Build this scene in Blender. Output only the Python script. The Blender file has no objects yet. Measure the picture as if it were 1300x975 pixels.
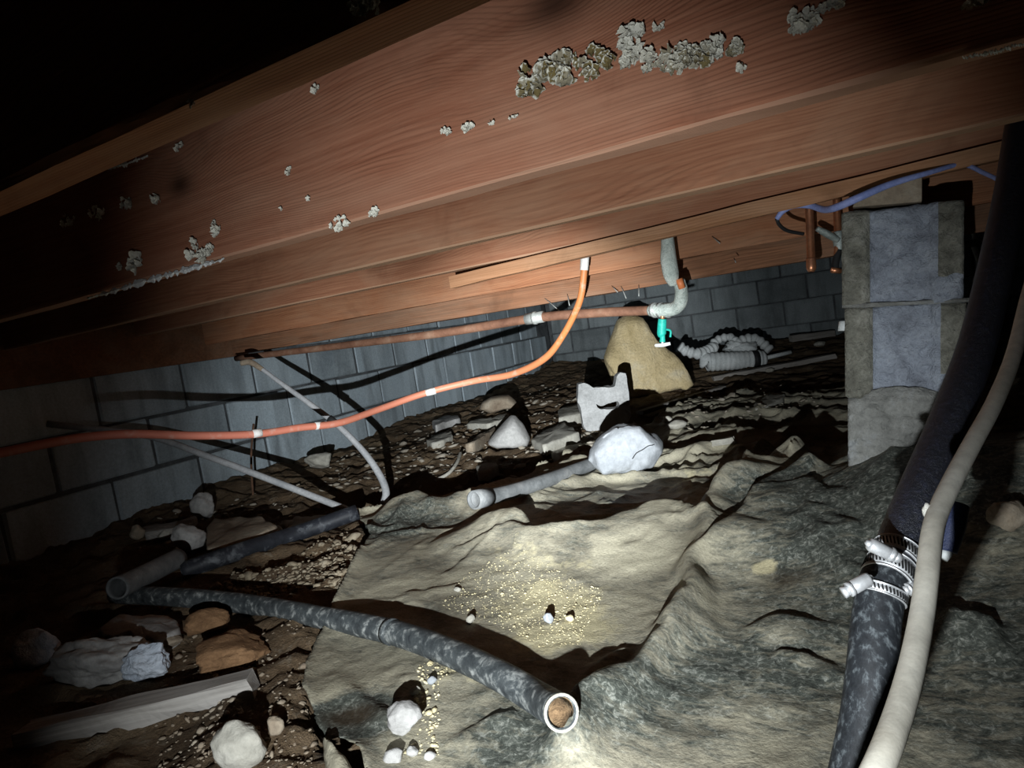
import bpy, bmesh, math, random
import numpy as np
from mathutils import Matrix, Vector
random.seed(7)
rng = np.random.default_rng(11)
SC = bpy.context.scene
COL = SC.collection

# ------------------------------------------------------------------ camera, world, torch, exposure
H = 0.55                                   # lens height above the crawlspace floor
F = 850.0                                  # focal length for a 1300 px wide frame
R = np.array([[0.8944836, -0.09714484, -0.43641949],
              [0.42143566, -0.14276133, 0.89555077],
              [-0.14930196, -0.98497821, -0.08675737]])
CAM = np.array([0.0, 0.0, H])
cd = bpy.data.cameras.new('camera'); cam = bpy.data.objects.new('camera', cd); COL.objects.link(cam)
cd.sensor_width = 36; cd.lens = F / 1300 * 36; cd.clip_start = 0.02; cd.clip_end = 60
_r = R @ np.array([1, 0, 0]); _u = R @ np.array([0, -1, 0]); _b = R @ np.array([0, 0, -1])
cam.matrix_world = Matrix(((_r[0], _u[0], _b[0], 0), (_r[1], _u[1], _b[1], 0), (_r[2], _u[2], _b[2], H), (0, 0, 0, 1)))
SC.camera = cam
SC.view_settings.view_transform = 'Standard'; SC.view_settings.look = 'None'
SC.view_settings.gamma = 1; SC.view_settings.use_curve_mapping = False
SC.view_settings.exposure = 0.0
w = bpy.data.worlds.new('world'); SC.world = w; w.use_nodes = True
w.node_tree.nodes['Background'].inputs[0].default_value = (0.02, 0.025, 0.03, 1)
w.node_tree.nodes['Background'].inputs[1].default_value = 0.02

def ray(px, py): return R @ np.array([(px - 650) / F, (py - 487.5) / F, 1.0])
def at(px, py, d): return CAM + ray(px, py) * d            # point seen at a pixel, at depth d metres

TORCH = CAM + R @ np.array([-0.10, 0.24, 0.0])             # hand torch held below and left of the lens
def torch(name, aim, half, blend, watts):
    l = bpy.data.lights.new(name, 'SPOT'); o = bpy.data.objects.new(name, l); COL.objects.link(o)
    l.energy = watts; l.spot_size = math.radians(2 * half); l.spot_blend = blend; l.shadow_soft_size = 0.005
    l.color = (0.90, 0.96, 1.0)
    o.location = TORCH
    o.rotation_euler = Vector(at(aim[0], aim[1], 4.0) - TORCH).to_track_quat('-Z', 'Y').to_euler()
torch('torch_hotspot', (720, 450), 16, 1.0, 500)
torch('added_fill_left', (480, 490), 15, 1.0, 190)  # added fill spot, not a separate LED: brightens the left block wall
torch('added_fill_right', (1065, 610), 24, 1.0, 46)  # another added fill, lifting the pier and the right side of the sheet
torch('torch_beam', (640, 620), 34, 1.0, 82)
torch('torch_spill', (750, 350), 36, 0.8, 42)

# ------------------------------------------------------------------ numpy noise and ground shape
def _hash(ix, iy, iz, s):
    h = (ix * 374761393 + iy * 668265263 + iz * 2147483647 + s * 974634777) & 0xFFFFFFFF
    h = ((h ^ (h >> 13)) * 1274126177) & 0xFFFFFFFF
    h = (h ^ (h >> 16)) & 0xFFFFFF
    return h / float(0xFFFFFF)
def vnoise(x, y, z=0.0, s=0):
    x, y, z = np.broadcast_arrays(np.asarray(x, float), np.asarray(y, float), np.asarray(z, float))
    ix, iy, iz = [np.floor(v).astype(np.int64) for v in (x, y, z)]
    fx, fy, fz = x - ix, y - iy, z - iz
    fx, fy, fz = [f * f * (3 - 2 * f) for f in (fx, fy, fz)]
    r = 0
    for dx in (0, 1):
        for dy in (0, 1):
            for dz in (0, 1):
                wgt = (fx if dx else 1 - fx) * (fy if dy else 1 - fy) * (fz if dz else 1 - fz)
                r = r + wgt * _hash(ix + dx, iy + dy, iz + dz, s)
    return r * 2 - 1
def fbm(x, y, z=0.0, s=0, o=4):
    r, a, f = 0, 1.0, 1.0
    for k in range(o):
        r = r + a * vnoise(np.asarray(x) * f, np.asarray(y) * f, np.asarray(z) * f, s + k); a *= .5; f *= 2.03
    return r
def flat(px, py, z=0.02):
    r = ray(px, py); return CAM + r * ((z - H) / r[2])
def catmull(P, n):
    P = np.asarray(P, float); Q = np.vstack([2 * P[0] - P[1], P, 2 * P[-1] - P[-2]]); out = []
    for i in range(len(P) - 1):
        p0, p1, p2, p3 = Q[i:i + 4]
        for t in np.linspace(0, 1, n, endpoint=False):
            out.append(.5 * ((2 * p1) + (-p0 + p2) * t + (2 * p0 - 5 * p1 + 4 * p2 - p3) * t * t + (-p0 + 3 * p1 - 3 * p2 + p3) * t ** 3))
    out.append(P[-1]); return np.array(out)
def polydist(x, y, P):
    """distance, signed side and 0..1 parameter of points against a polyline"""
    best = np.full(x.shape, 1e9); side = np.zeros(x.shape); par = np.zeros(x.shape); n = len(P) - 1
    for i in range(n):
        a, b = P[i], P[i + 1]; d = b - a; L = max(d @ d, 1e-12)
        t = np.clip(((x - a[0]) * d[0] + (y - a[1]) * d[1]) / L, 0, 1)
        qx, qy = x - a[0] - t * d[0], y - a[1] - t * d[1]; q = np.hypot(qx, qy)
        m = q < best
        best = np.where(m, q, best); side = np.where(m, np.sign(d[0] * (y - a[1]) - d[1] * (x - a[0])), side); par = np.where(m, (i + t) / n, par)
    return best, side, par
def bump(x, y, c, a, sx, sy=None, rot=0):
    sy = sy or sx; dx, dy = x - c[0], y - c[1]; ca, sa = math.cos(rot), math.sin(rot)
    return a * np.exp(-((dx * ca + dy * sa) / sx) ** 2 - ((-dx * sa + dy * ca) / sy) ** 2)
def g0(x, y):
    """large shape of the floor"""
    x = np.asarray(x, float); y = np.asarray(y, float)
    z = 0.012 + 0 * x
    z = z + bump(x, y, (0.22, 1.52), 0.18, 0.36, 0.33)
    z = z + bump(x, y, (0.75, 1.3), 0.06, 0.5, 0.5)
    z = z + 0.05 * np.exp(-((x + 2.5) / 0.28) ** 2) * (0.6 + 0.4 * vnoise(x * 0 + 3, y * 2.1, 0, 4))
    z = z + 0.02 * fbm(x * 1.1, y * 1.1, 0, 9, 2)
    z = z + bump(x, y, (-1.75, 3.6), 0.06, 0.5, 0.9)
    z = z + .07 * np.clip((y - 4.4) / 1.5, 0, 1)
    z = z - bump(x, y, flat(480, 640)[:2] + np.array([-.25, .1]), 0.03, 0.3)
    return z
FOLDS = []
def fold(pts, amp, w1, w2=None, taper=0.25):
    P = np.array([flat(px, py, 0.02 + amp * .5 + float(g0(*flat(px, py)[:2])) * .8)[:2] for px, py in pts])
    FOLDS.append((catmull(P, 6), amp, w1, w2 or w1, taper))
# w1 = width on the left side of the drawn line, w2 = on the right side
fold([(690, 985), (740, 925), (795, 850), (845, 790), (878, 725), (900, 660), (935, 622), (985, 597), (1035, 590)], 0.042, 0.026, 0.034, .12)
fold([(902, 655), (945, 615), (995, 594), (1045, 592)], 0.085, 0.035, 0.10)
fold([(885, 722), (925, 672), (975, 640), (1030, 618), (1085, 618)], 0.050, 0.018, 0.11)
fold([(520, 684), (590, 668), (650, 662), (700, 676), (750, 668), (800, 664), (850, 648), (900, 636)], 0.066, 0.018, 0.15)
fold([(455, 662), (520, 644), (610, 633), (690, 609), (740, 583)], 0.045, 0.04, 0.10, .1)
fold([(560, 705), (640, 690), (720, 690), (790, 680)], 0.014, 0.012, 0.05)
fold([(835, 566), (900, 572), (970, 578), (1050, 586)], 0.04, 0.025, 0.08)
fold([(850, 602), (900, 597), (960, 590)], 0.02, 0.02, 0.05)
fold([(840, 618), (880, 613), (915, 606)], 0.02, 0.02, 0.05)
fold([(870, 550), (930, 552), (985, 556), (1050, 540)], 0.03, 0.02, 0.09)
fold([(820, 540), (880, 533), (960, 525), (1050, 523)], 0.03, 0.03, 0.10)
fold([(1000, 655), (1050, 655), (1110, 660), (1150, 675)], 0.016, 0.014, 0.05)
fold([(1010, 664), (1060, 672), (1110, 695)], 0.014, 0.014, 0.05)
fold([(1060, 612), (1090, 575), (1130, 570), (1180, 590)], 0.04, 0.03, 0.08)
fold([(925, 784), (985, 778), (1040, 775), (1095, 775)], 0.012, 0.008, 0.05)
fold([(980, 815), (1030, 826), (1085, 850)], 0.010, 0.010, 0.04)
fold([(500, 867), (555, 866), (610, 858)], 0.004, 0.006, 0.02)
fold([(565, 950), (620, 915), (665, 903)], 0.008, 0.008, 0.04)
fold([(420, 845), (440, 870), (480, 905), (505, 925)], 0.010, 0.012, 0.03)
fold([(500, 760), (560, 748), (620, 740)], 0.006, 0.01, 0.05)
fold([(735, 865), (765, 832), (790, 815), (805, 822)], 0.010, 0.008, 0.03)
fold([(1180, 700), (1230, 705), (1300, 730)], 0.02, 0.015, 0.06)
fold([(1200, 745), (1250, 760), (1310, 800)], 0.012, 0.012, 0.05)
OUT_PX = [(455, 655), (530, 640), (620, 627), (690, 603), (740, 572), (800, 550), (835, 537), (880, 515), (940, 505), (1060, 503)]
LEFT_PX = [(478, 1030), (463, 980), (452, 962), (436, 951), (424, 942), (418, 949), (411, 940), (402, 930), (388, 880), (393, 850), (412, 805), (440, 748), (472, 690)]
OUTLINE = np.array([flat(*p, 0.02)[:2] for p in OUT_PX] + [(0.3, 3.6), (1.7, 3.2), (1.7, 0.2), (-0.2, 0.2)] + [flat(*p, 0.02)[:2] for p in LEFT_PX])
def inside(x, y, P=OUTLINE):
    c = np.zeros(np.shape(x), bool); n = len(P)
    for i in range(n):
        a, b = P[i], P[(i + 1) % n]
        m = (a[1] > y) != (b[1] > y)
        xi = (b[0] - a[0]) * (y - a[1]) / ((b[1] - a[1]) if b[1] != a[1] else 1e-9) + a[0]
        c ^= m & (x < xi)
    return c
def hsheet(x, y):
    x = np.asarray(x, float); y = np.asarray(y, float)
    z = g0(x, y) + 0.014
    wx = x + 0.05 * vnoise(x * 5, y * 5, 0, 31); wy = y + 0.05 * vnoise(x * 5, y * 5, 0, 32)
    wx2 = x + .03 * vnoise(x * 9, y * 9, 0, 33) + .012 * vnoise(x * 24, y * 24, 0, 35); wy2 = y + .03 * vnoise(x * 9, y * 9, 0, 34) + .012 * vnoise(x * 24, y * 24, 0, 36)
    for kf, (P, a, w1, w2, tp) in enumerate(FOLDS):
        d, s, t = polydist(wx2 * .8 + x * .2, wy2 * .8 + y * .2, P)
        env = np.clip(np.minimum(t, 1 - t) / tp, 0, 1); env = env * env * (3 - 2 * env)
        z = z + a * (.86 + .38 * vnoise(t * 7, kf * 3.3, 0, 37)) * env * np.exp(-(d / np.where(s > 0, w1, w2)) ** 2)
    r1 = 1 - np.abs(fbm(wx * 4 + 3, wy * 6, 0, 41, 3)); r2 = 1 - np.abs(fbm(wx * 11, wy * 9 + 4, 0, 45, 3))
    far = np.clip((y - 1.1) / 1.0, 0, 1)
    z = z + (0.004 + .026 * far) * r1 ** 3 + (0.0018 + .008 * far) * r2 ** 3 + 0.0008 * fbm(x * 40, y * 40, 0, 51, 2) + .006 * fbm(x * 3, y * 3, 0, 53, 2)
    return z
TRENCH = np.array([flat(*p)[:2] for p in [(445, 632), (500, 622), (560, 614), (620, 606), (690, 588)]])
def hsoil(x, y):
    x = np.asarray(x, float); y = np.asarray(y, float)
    wx = x + 0.04 * vnoise(x * 7, y * 7, 0, 61); wy = y + 0.04 * vnoise(x * 7, y * 7, 0, 62)
    ridg = 1 - np.abs(fbm(wx * 5, wy * 7, 0, 63, 4))
    z = g0(x, y) - 0.012 + 0.022 * ridg ** 2 + 0.010 * fbm(x * 13, y * 13, 0, 66, 3) + 0.0035 * fbm(x * 55, y * 55, 0, 68, 2)
    z = z - 0.09 * np.exp(-(polydist(x, y, TRENCH)[0] / .13) ** 2)
    return z - 0.035 * inside(x, y)
def surf(px, py):
    """first point along the pixel's ray that meets sheet or soil"""
    r = ray(px, py); lo, hi, n = .25, 9.0, 500
    for step in range(2):
        t = np.linspace(lo, hi, n); X, Y, Zr = r[0] * t, r[1] * t, H + r[2] * t
        G = np.where(inside(X, Y), hsheet(X, Y), hsoil(X, Y)); k = int(np.argmax(Zr < G))
        if Zr[k] >= G[k]: return CAM + r * 6.0
        lo, hi, n = t[max(k - 1, 0)], t[k], 24
    return np.array([X[k], Y[k], G[k]])
def ground_z(x, y):
    x = np.array([x]); y = np.array([y])
    return float(np.where(inside(x, y), hsheet(x, y), hsoil(x, y))[0])

# ------------------------------------------------------------------ materials
def nt(name):
    m = bpy.data.materials.new(name); m.use_nodes = True
    t = m.node_tree; return m, t, t.nodes['Principled BSDF']
def N(t, kind, **kw):
    n = t.nodes.new(kind)
    for k, v in kw.items():
        if k.startswith('i_'): n.inputs[k[2:].replace('_', ' ')].default_value = v
        else: setattr(n, k, v)
    return n
def ramp(t, src, stops):
    r = t.nodes.new('ShaderNodeValToRGB'); t.links.new(src, r.inputs[0]); e = r.color_ramp.elements
    while len(e) < len(stops): e.new(0.5)
    for q, (p, c) in zip(e, stops): q.position = p; q.color = (*c, 1)
    return r.outputs[0]
def coords(t, scale=(1, 1, 1), kind='Object'):
    tc = t.nodes.new('ShaderNodeTexCoord'); mp = t.nodes.new('ShaderNodeMapping')
    mp.inputs['Scale'].default_value = scale
    oi = t.nodes.new('ShaderNodeObjectInfo'); vm = N(t, 'ShaderNodeVectorMath', operation='SCALE')
    vm.inputs[0].default_value = (17.3, 9.1, 13.7); t.links.new(oi.outputs['Random'], vm.inputs['Scale'])
    t.links.new(tc.outputs[kind], mp.inputs[0]); t.links.new(vm.outputs[0], mp.inputs['Location'])
    return mp.outputs[0]
def noise(t, vec, scale, detail=6, rough=.6, dist=0.0):
    n = N(t, 'ShaderNodeTexNoise'); n.inputs['Scale'].default_value = scale; n.inputs['Detail'].default_value = detail
    n.inputs['Roughness'].default_value = rough; n.inputs['Distortion'].default_value = dist
    t.links.new(vec, n.inputs['Vector']); return n.outputs[0]
def mix(t, fac, a, b, mode='MIX'):
    n = t.nodes.new('ShaderNodeMix'); n.data_type = 'RGBA'; n.blend_type = mode
    for v, s in ((fac, n.inputs[0]), (a, n.inputs[6]), (b, n.inputs[7])):
        if hasattr(v, 'links'): t.links.new(v, s)
        elif isinstance(v, (int, float)): s.default_value = v
        else: s.default_value = (*v, 1)
    return n.outputs[2]
def math_(t, op, a, b=0.0, c=None):
    n = N(t, 'ShaderNodeMath', operation=op)
    for v, s in ((a, n.inputs[0]), (b, n.inputs[1]), (c, n.inputs[2])):
        if v is None: continue
        if hasattr(v, 'links'): t.links.new(v, s)
        else: s.default_value = v
    return n.outputs[0]
def bumpn(t, b, h, strength=.5, dist=.01):
    n = N(t, 'ShaderNodeBump'); n.inputs['Strength'].default_value = strength; n.inputs['Distance'].default_value = dist
    t.links.new(h, n.inputs['Height']); t.links.new(n.outputs[0], b.inputs['Normal'])
def rough_mat(name, c1, c2, c3=None, scale=12, rough=.9, bs=.5, bd=.004, stretch=(1, 1, 1), fine=8.0, spec=.25, metallic=0.0):
    """blotchy two or three tone material with fine relief"""
    m, t, b = nt(name); v = coords(t, stretch)
    a = noise(t, v, scale, 7, .65, .3); f = noise(t, v, scale * fine, 4, .7)
    s = [(.32, c1), (.66, c2)] if c3 is None else [(.28, c1), (.52, c2), (.74, c3)]
    col = ramp(t, a, s)
    col = mix(t, .35, col, ramp(t, f, [(.3, (.35, .35, .35)), (.7, (1.25, 1.25, 1.25))]), 'MULTIPLY')
    t.links.new(col, b.inputs['Base Color']); b.inputs['Roughness'].default_value = rough
    b.inputs['Specular IOR Level'].default_value = spec; b.inputs['Metallic'].default_value = metallic
    bumpn(t, b, math_(t, 'ADD', a, math_(t, 'MULTIPLY', f, .6)), bs, bd)
    return m
def wood_mat(name, dark, light, pale, knots=(), grain=1.0, paleamt=.5, edge=0.0):
    m, t, b = nt(name)
    tc = t.nodes.new('ShaderNodeTexCoord'); sep = t.nodes.new('ShaderNodeSeparateXYZ'); t.links.new(tc.outputs['Object'], sep.inputs[0])
    X, Y, Z = sep.outputs
    lo = noise(t, coords(t, (.55, 1.5, 2.2)), 2.0, 3, .5)
    zz = math_(t, 'ADD', math_(t, 'MULTIPLY', Z, 1.0), math_(t, 'MULTIPLY', lo, .16))
    zz = math_(t, 'ADD', zz, math_(t, 'MULTIPLY', Y, 1.5))
    kd = None
    for (kx, kz, s, a) in knots:
        dx = math_(t, 'DIVIDE', math_(t, 'SUBTRACT', X, kx), s * 1.7); dz = math_(t, 'DIVIDE', math_(t, 'SUBTRACT', Z, kz), s)
        q = math_(t, 'ADD', math_(t, 'MULTIPLY', dx, dx), math_(t, 'MULTIPLY', dz, dz))
        e = math_(t, 'POWER', 2.718, math_(t, 'MULTIPLY', q, -1.0))
        zz = math_(t, 'ADD', zz, math_(t, 'MULTIPLY', e, a))
        e2 = math_(t, 'POWER', 2.718, math_(t, 'MULTIPLY', q, -9.0)); kd = e2 if kd is None else math_(t, 'MAXIMUM', kd, e2)
    jit = noise(t, coords(t, (3, 20, 60)), 2.0, 3, .6)
    ph = math_(t, 'ADD', math_(t, 'MULTIPLY', zz, 1250.0 * grain), math_(t, 'MULTIPLY', jit, 5.0))
    band = math_(t, 'MULTIPLY_ADD', math_(t, 'SINE', ph), .5, .5)
    band = math_(t, 'POWER', band, 2.5)
    streak = noise(t, coords(t, (1.2, 30, 45)), 3.0, 5, .65)
    blotch = noise(t, coords(t, (1.0, 2.5, 3.0)), 2.6, 6, .62, .4)
    base = mix(t, ramp(t, streak, [(.3, (0, 0, 0)), (.7, (1, 1, 1))]), dark, light)
    vis = ramp(t, noise(t, coords(t, (1.3, 3, 5)), 2.2, 4, .6), [(.38, (.05, .05, .05)), (.66, (.75, .75, .75))]); band = math_(t, 'MULTIPLY', band, vis)
    base = mix(t, math_(t, 'MULTIPLY', band, .6), base, tuple(c * .42 for c in dark))
    base = mix(t, math_(t, 'MULTIPLY', ramp(t, blotch, [(.45, (0, 0, 0)), (.72, (1, 1, 1))]), paleamt), base, pale)
    stain = noise(t, coords(t, (2.2, 3, 2.5)), 1.7, 5, .6, .8)
    base = mix(t, math_(t, 'MULTIPLY', ramp(t, stain, [(.56, (0, 0, 0)), (.75, (1, 1, 1))]), .55), base, tuple(c * .35 for c in dark))
    if edge: base = mix(t, math_(t, 'MULTIPLY', math_(t, 'LESS_THAN', math_(t, 'ADD', Z, math_(t, 'MULTIPLY', streak, .006)), edge), .75), base, tuple(c * 1.12 for c in pale))
    if kd is not None: base = mix(t, math_(t, 'MULTIPLY', kd, .85), base, (.03, .013, .008))
    t.links.new(base, b.inputs['Base Color']); b.inputs['Roughness'].default_value = .85; b.inputs['Specular IOR Level'].default_value = .1
    bumpn(t, b, math_(t, 'ADD', math_(t, 'MULTIPLY', band, -.6), streak), .35, .0025)
    return m
def block_mat(name, base, light, dark, amount=.6):
    m, t, b = nt(name)
    oi = t.nodes.new('ShaderNodeObjectInfo')
    v = coords(t, (1, 1, 1)); a = noise(t, v, 5, 6, .6, .3); f = noise(t, v, 120, 3, .7)
    st = noise(t, coords(t, (7, 7, 1.3)), 1.5, 5, .55, .4)
    col = ramp(t, oi.outputs['Random'], [(0, tuple(c * .55 for c in base)), (.3, tuple(c * .9 for c in base)), (1, tuple(c * 1.2 for c in base))])
    col = mix(t, math_(t, 'MULTIPLY', ramp(t, a, [(.42, (0, 0, 0)), (.68, (1, 1, 1))]), .55), col, light)
    col = mix(t, math_(t, 'MULTIPLY', ramp(t, st, [(.47, (0, 0, 0)), (.72, (1, 1, 1))]), amount), col, dark)
    col = mix(t, .4, col, ramp(t, f, [(.32, (.5, .5, .5)), (.68, (1.2, 1.2, 1.2))]), 'MULTIPLY')
    t.links.new(col, b.inputs['Base Color']); b.inputs['Roughness'].default_value = .92; b.inputs['Specular IOR Level'].default_value = .15
    bumpn(t, b, math_(t, 'ADD', f, a), .5, .003)
    return m
M = {}
M['joist_near'] = wood_mat('rough_fir_near', (.24, .09, .05), (.37, .165, .098), (.38, .22, .145), knots=[(-.60, .01, .055, .035), (.07, .05, .07, .05), (.45, .0, .06, .03)], paleamt=.55, edge=-.1105)
M['joist'] = wood_mat('rough_fir', (.27, .11, .06), (.41, .195, .11), (.43, .27, .17), grain=.8, edge=-.1105)
M['joist_dark'] = wood_mat('dark_fir', (.25, .10, .05), (.40, .18, .09), (.38, .24, .15), grain=.8)
M['beam'] = wood_mat('brown_beam', (.16, .08, .045), (.30, .14, .075), (.28, .19, .13), grain=.6)
M['pale_board'] = wood_mat('pale_pine', (.30, .145, .07), (.44, .23, .125), (.46, .30, .19), grain=.6)
M['grey_board'] = wood_mat('weathered_board', (.20, .18, .16), (.42, .39, .35), (.54, .52, .49), grain=.5)
M['ceiling'] = rough_mat('subfloor', (.08, .05, .035), (.14, .09, .06))
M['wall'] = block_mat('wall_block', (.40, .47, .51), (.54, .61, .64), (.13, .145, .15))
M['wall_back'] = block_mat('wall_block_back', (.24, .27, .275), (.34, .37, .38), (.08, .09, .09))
M['mortar'] = rough_mat('mortar', (.06, .065, .07), (.15, .16, .165), scale=9)
M['pier'] = rough_mat('pier_concrete', (.19, .205, .24), (.35, .385, .45), (.48, .52, .58), scale=16, bs=1.0, bd=.012, fine=9)
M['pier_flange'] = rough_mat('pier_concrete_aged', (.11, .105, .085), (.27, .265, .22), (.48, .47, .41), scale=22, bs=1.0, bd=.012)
M['footing'] = rough_mat('pier_footing_mortar', (.13, .13, .12), (.27, .27, .25), (.38, .40, .42), scale=14, bs=1, bd=.01)
M['soil_clod'] = rough_mat('orange_clay', (.16, .085, .04), (.30, .17, .085), scale=20, bs=1, bd=.006)
M['stone_tan'] = rough_mat('tan_sandstone', (.52, .40, .20), (.70, .56, .32), (.74, .66, .48), scale=5, bs=.9, bd=.02, fine=16)
M['stone_white'] = rough_mat('white_stone', (.20, .215, .225), (.31, .325, .34), (.37, .385, .40), scale=5, bs=.6, bd=.008, fine=10)
M['stone_grey'] = rough_mat('grey_stone', (.26, .25, .24), (.42, .41, .39), (.54, .53, .51), scale=10, bs=.7, bd=.005)
M['stone_pale'] = rough_mat('pale_limestone', (.30, .28, .23), (.44, .42, .36), (.56, .54, .48), scale=11, bs=.7, bd=.005)
M['stone_brown'] = rough_mat('brown_stone', (.18, .13, .09), (.32, .26, .19), (.44, .39, .31), scale=10, bs=.8, bd=.006)
M['stone_blue'] = rough_mat('bluish_stone', (.36, .42, .50), (.56, .62, .70), (.70, .74, .80), scale=12, bs=1, bd=.008)
M['concrete_grey'] = rough_mat('broken_block_concrete', (.32, .32, .31), (.45, .45, .44), (.55, .55, .54), scale=14, bs=.7, bd=.004)
M['orange_plain'] = rough_mat('orange_hose', (.62, .16, .055), (.70, .235, .085), (.62, .16, .10), scale=3, rough=.5, bs=.1, bd=.002, spec=.4)
m, t, b = nt('orange_hose'); tc = t.nodes.new('ShaderNodeTexCoord'); sp = t.nodes.new('ShaderNodeSeparateXYZ'); t.links.new(tc.outputs['Object'], sp.inputs[0])
hc = ramp(t, math_(t, 'MULTIPLY_ADD', sp.outputs[0], .5, 1.0), [(.12, (.42, .095, .095)), (.45, (.48, .14, .10)), (.75, (.50, .185, .105)), (.95, (.46, .16, .05))])
hc = mix(t, ramp(t, noise(t, coords(t), 30, 5), [(.55, (0, 0, 0)), (.8, (.6, .6, .6))]), hc, (.55, .45, .38)); t.links.new(hc, b.inputs['Base Color']); b.inputs['Roughness'].default_value = .55; M['orange'] = m
M['hose_tape'] = rough_mat('grey_tape', (.55, .52, .48), (.75, .72, .68), scale=30, rough=.6)
M['grey_pvc'] = rough_mat('dusty_grey_pipe', (.08, .085, .085), (.15, .155, .155), (.24, .24, .23), scale=14, rough=.6, bs=.3, bd=.002)
M['grey_cable'] = rough_mat('grey_cable', (.28, .29, .30), (.42, .42, .42), scale=18, rough=.6, bs=.3, bd=.002)
M['rust'] = rough_mat('rusty_iron', (.06, .035, .025), (.16, .085, .05), scale=40)
M['drain'] = rough_mat('brown_iron_pipe', (.12, .055, .034), (.22, .11, .068), (.32, .21, .145), scale=8, rough=.6, bs=.4, bd=.002)
M['steel_ring'] = rough_mat('dull_solder', (.36, .37, .34), (.55, .57, .54), scale=30, rough=.45, metallic=.4)
M['wrap'] = rough_mat('pipe_wrap', (.36, .42, .38), (.58, .64, .58), (.72, .75, .68), scale=26, rough=.6, bs=1, bd=.006)
M['teal'] = rough_mat('teal_paint', (.01, .30, .24), (.03, .48, .38), scale=25, rough=.45, bs=.3)
M['copper'] = rough_mat('aged_copper', (.46, .17, .08), (.66, .29, .15), (.42, .20, .13), scale=14, rough=.38, bs=.2, bd=.002, metallic=.75, spec=.5)
M['verdigris'] = rough_mat('valve_brass_verdigris', (.24, .30, .28), (.50, .55, .52), scale=40, rough=.5, metallic=.4)
M['blue_cable'] = rough_mat('blue_sheath', (.22, .28, .58), (.32, .38, .70), scale=20, rough=.45, bs=.1)
M['black_pipe'] = rough_mat('black_plastic_pipe', (.006, .007, .012), (.014, .016, .026), (.035, .04, .075), scale=140, rough=.42, bs=1.0, bd=.002, spec=1.0, fine=6)
M['rubber'] = rough_mat('scuffed_rubber', (.008, .009, .011), (.022, .025, .029), (.15, .17, .18), scale=150, rough=.6, bs=.4, bd=.001, stretch=(1, 1, .5))
M['poly'] = rough_mat('dusty_black_poly_pipe', (.018, .021, .024), (.065, .073, .075), (.40, .41, .39), scale=55, rough=.6, bs=.5, bd=.0015)
M['poly_dark'] = rough_mat('black_poly_pipe', (.010, .011, .014), (.022, .024, .03), (.16, .17, .18), scale=22, rough=.55, bs=.4, bd=.0015)
M['plug'] = rough_mat('clay_plug', (.12, .07, .035), (.30, .19, .10), (.46, .34, .20), scale=70, bs=1)
M['pale_tube'] = rough_mat('pale_vinyl_tube', (.66, .61, .50), (.80, .76, .65), (.86, .83, .74), scale=9, rough=.5, bs=.15, bd=.002)
M['chafe'] = rough_mat('chafed_white', (.75, .72, .64), (.86, .84, .78), scale=60, bs=1, bd=.003)
M['steel'] = rough_mat('stainless_steel', (.60, .61, .62), (.76, .77, .78), scale=30, rough=.38, bs=.1, bd=.001, metallic=.55, spec=.6)
M['slot'] = rough_mat('clamp_slot', (.01, .01, .01), (.02, .02, .02))
M['navy_plastic'] = rough_mat('navy_plastic', (.018, .024, .06), (.035, .045, .10), scale=40, rough=.4)
M['white_plastic'] = rough_mat('dirty_white_plastic', (.50, .53, .52), (.66, .69, .68), (.74, .76, .75), scale=12, rough=.55, bs=.3, bd=.003)
M['black_rubber'] = rough_mat('black_cap', (.012, .012, .013), (.03, .03, .03), rough=.6)
M['gravel'] = rough_mat('gravel', (.17, .13, .085), (.28, .23, .16), (.40, .35, .27), scale=30)
M['chips'] = rough_mat('rubble_chips', (.19, .16, .12), (.33, .29, .23), (.48, .44, .37), scale=22)
M['sand'] = rough_mat('yellow_sand_grains', (.50, .42, .24), (.66, .58, .36), (.74, .68, .50), scale=40)
M['spider'] = rough_mat('white_mould', (.70, .72, .72), (.86, .87, .86), scale=60, bs=1, bd=.003)
def fungus_mat():
    m, t, b = nt('bracket_fungus'); at_ = N(t, 'ShaderNodeAttribute', attribute_name='rim'); v = coords(t)
    oi = t.nodes.new('ShaderNodeObjectInfo')
    body = ramp(t, noise(t, v, 90, 4), [(.3, (.09, .06, .018)), (.7, (.30, .23, .085))])
    body = mix(t, ramp(t, oi.outputs['Color'], [(0, (0, 0, 0)), (1, (1, 1, 1))]), body, (.80, .78, .68))
    col = mix(t, ramp(t, at_.outputs['Fac'], [(.80, (0, 0, 0)), (.98, (1, 1, 1))]), body, (.97, .95, .82))
    t.links.new(col, b.inputs['Base Color']); b.inputs['Roughness'].default_value = .85
    bumpn(t, b, noise(t, v, 160, 3), .6, .002); return m
M['fungus'] = fungus_mat()
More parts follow.
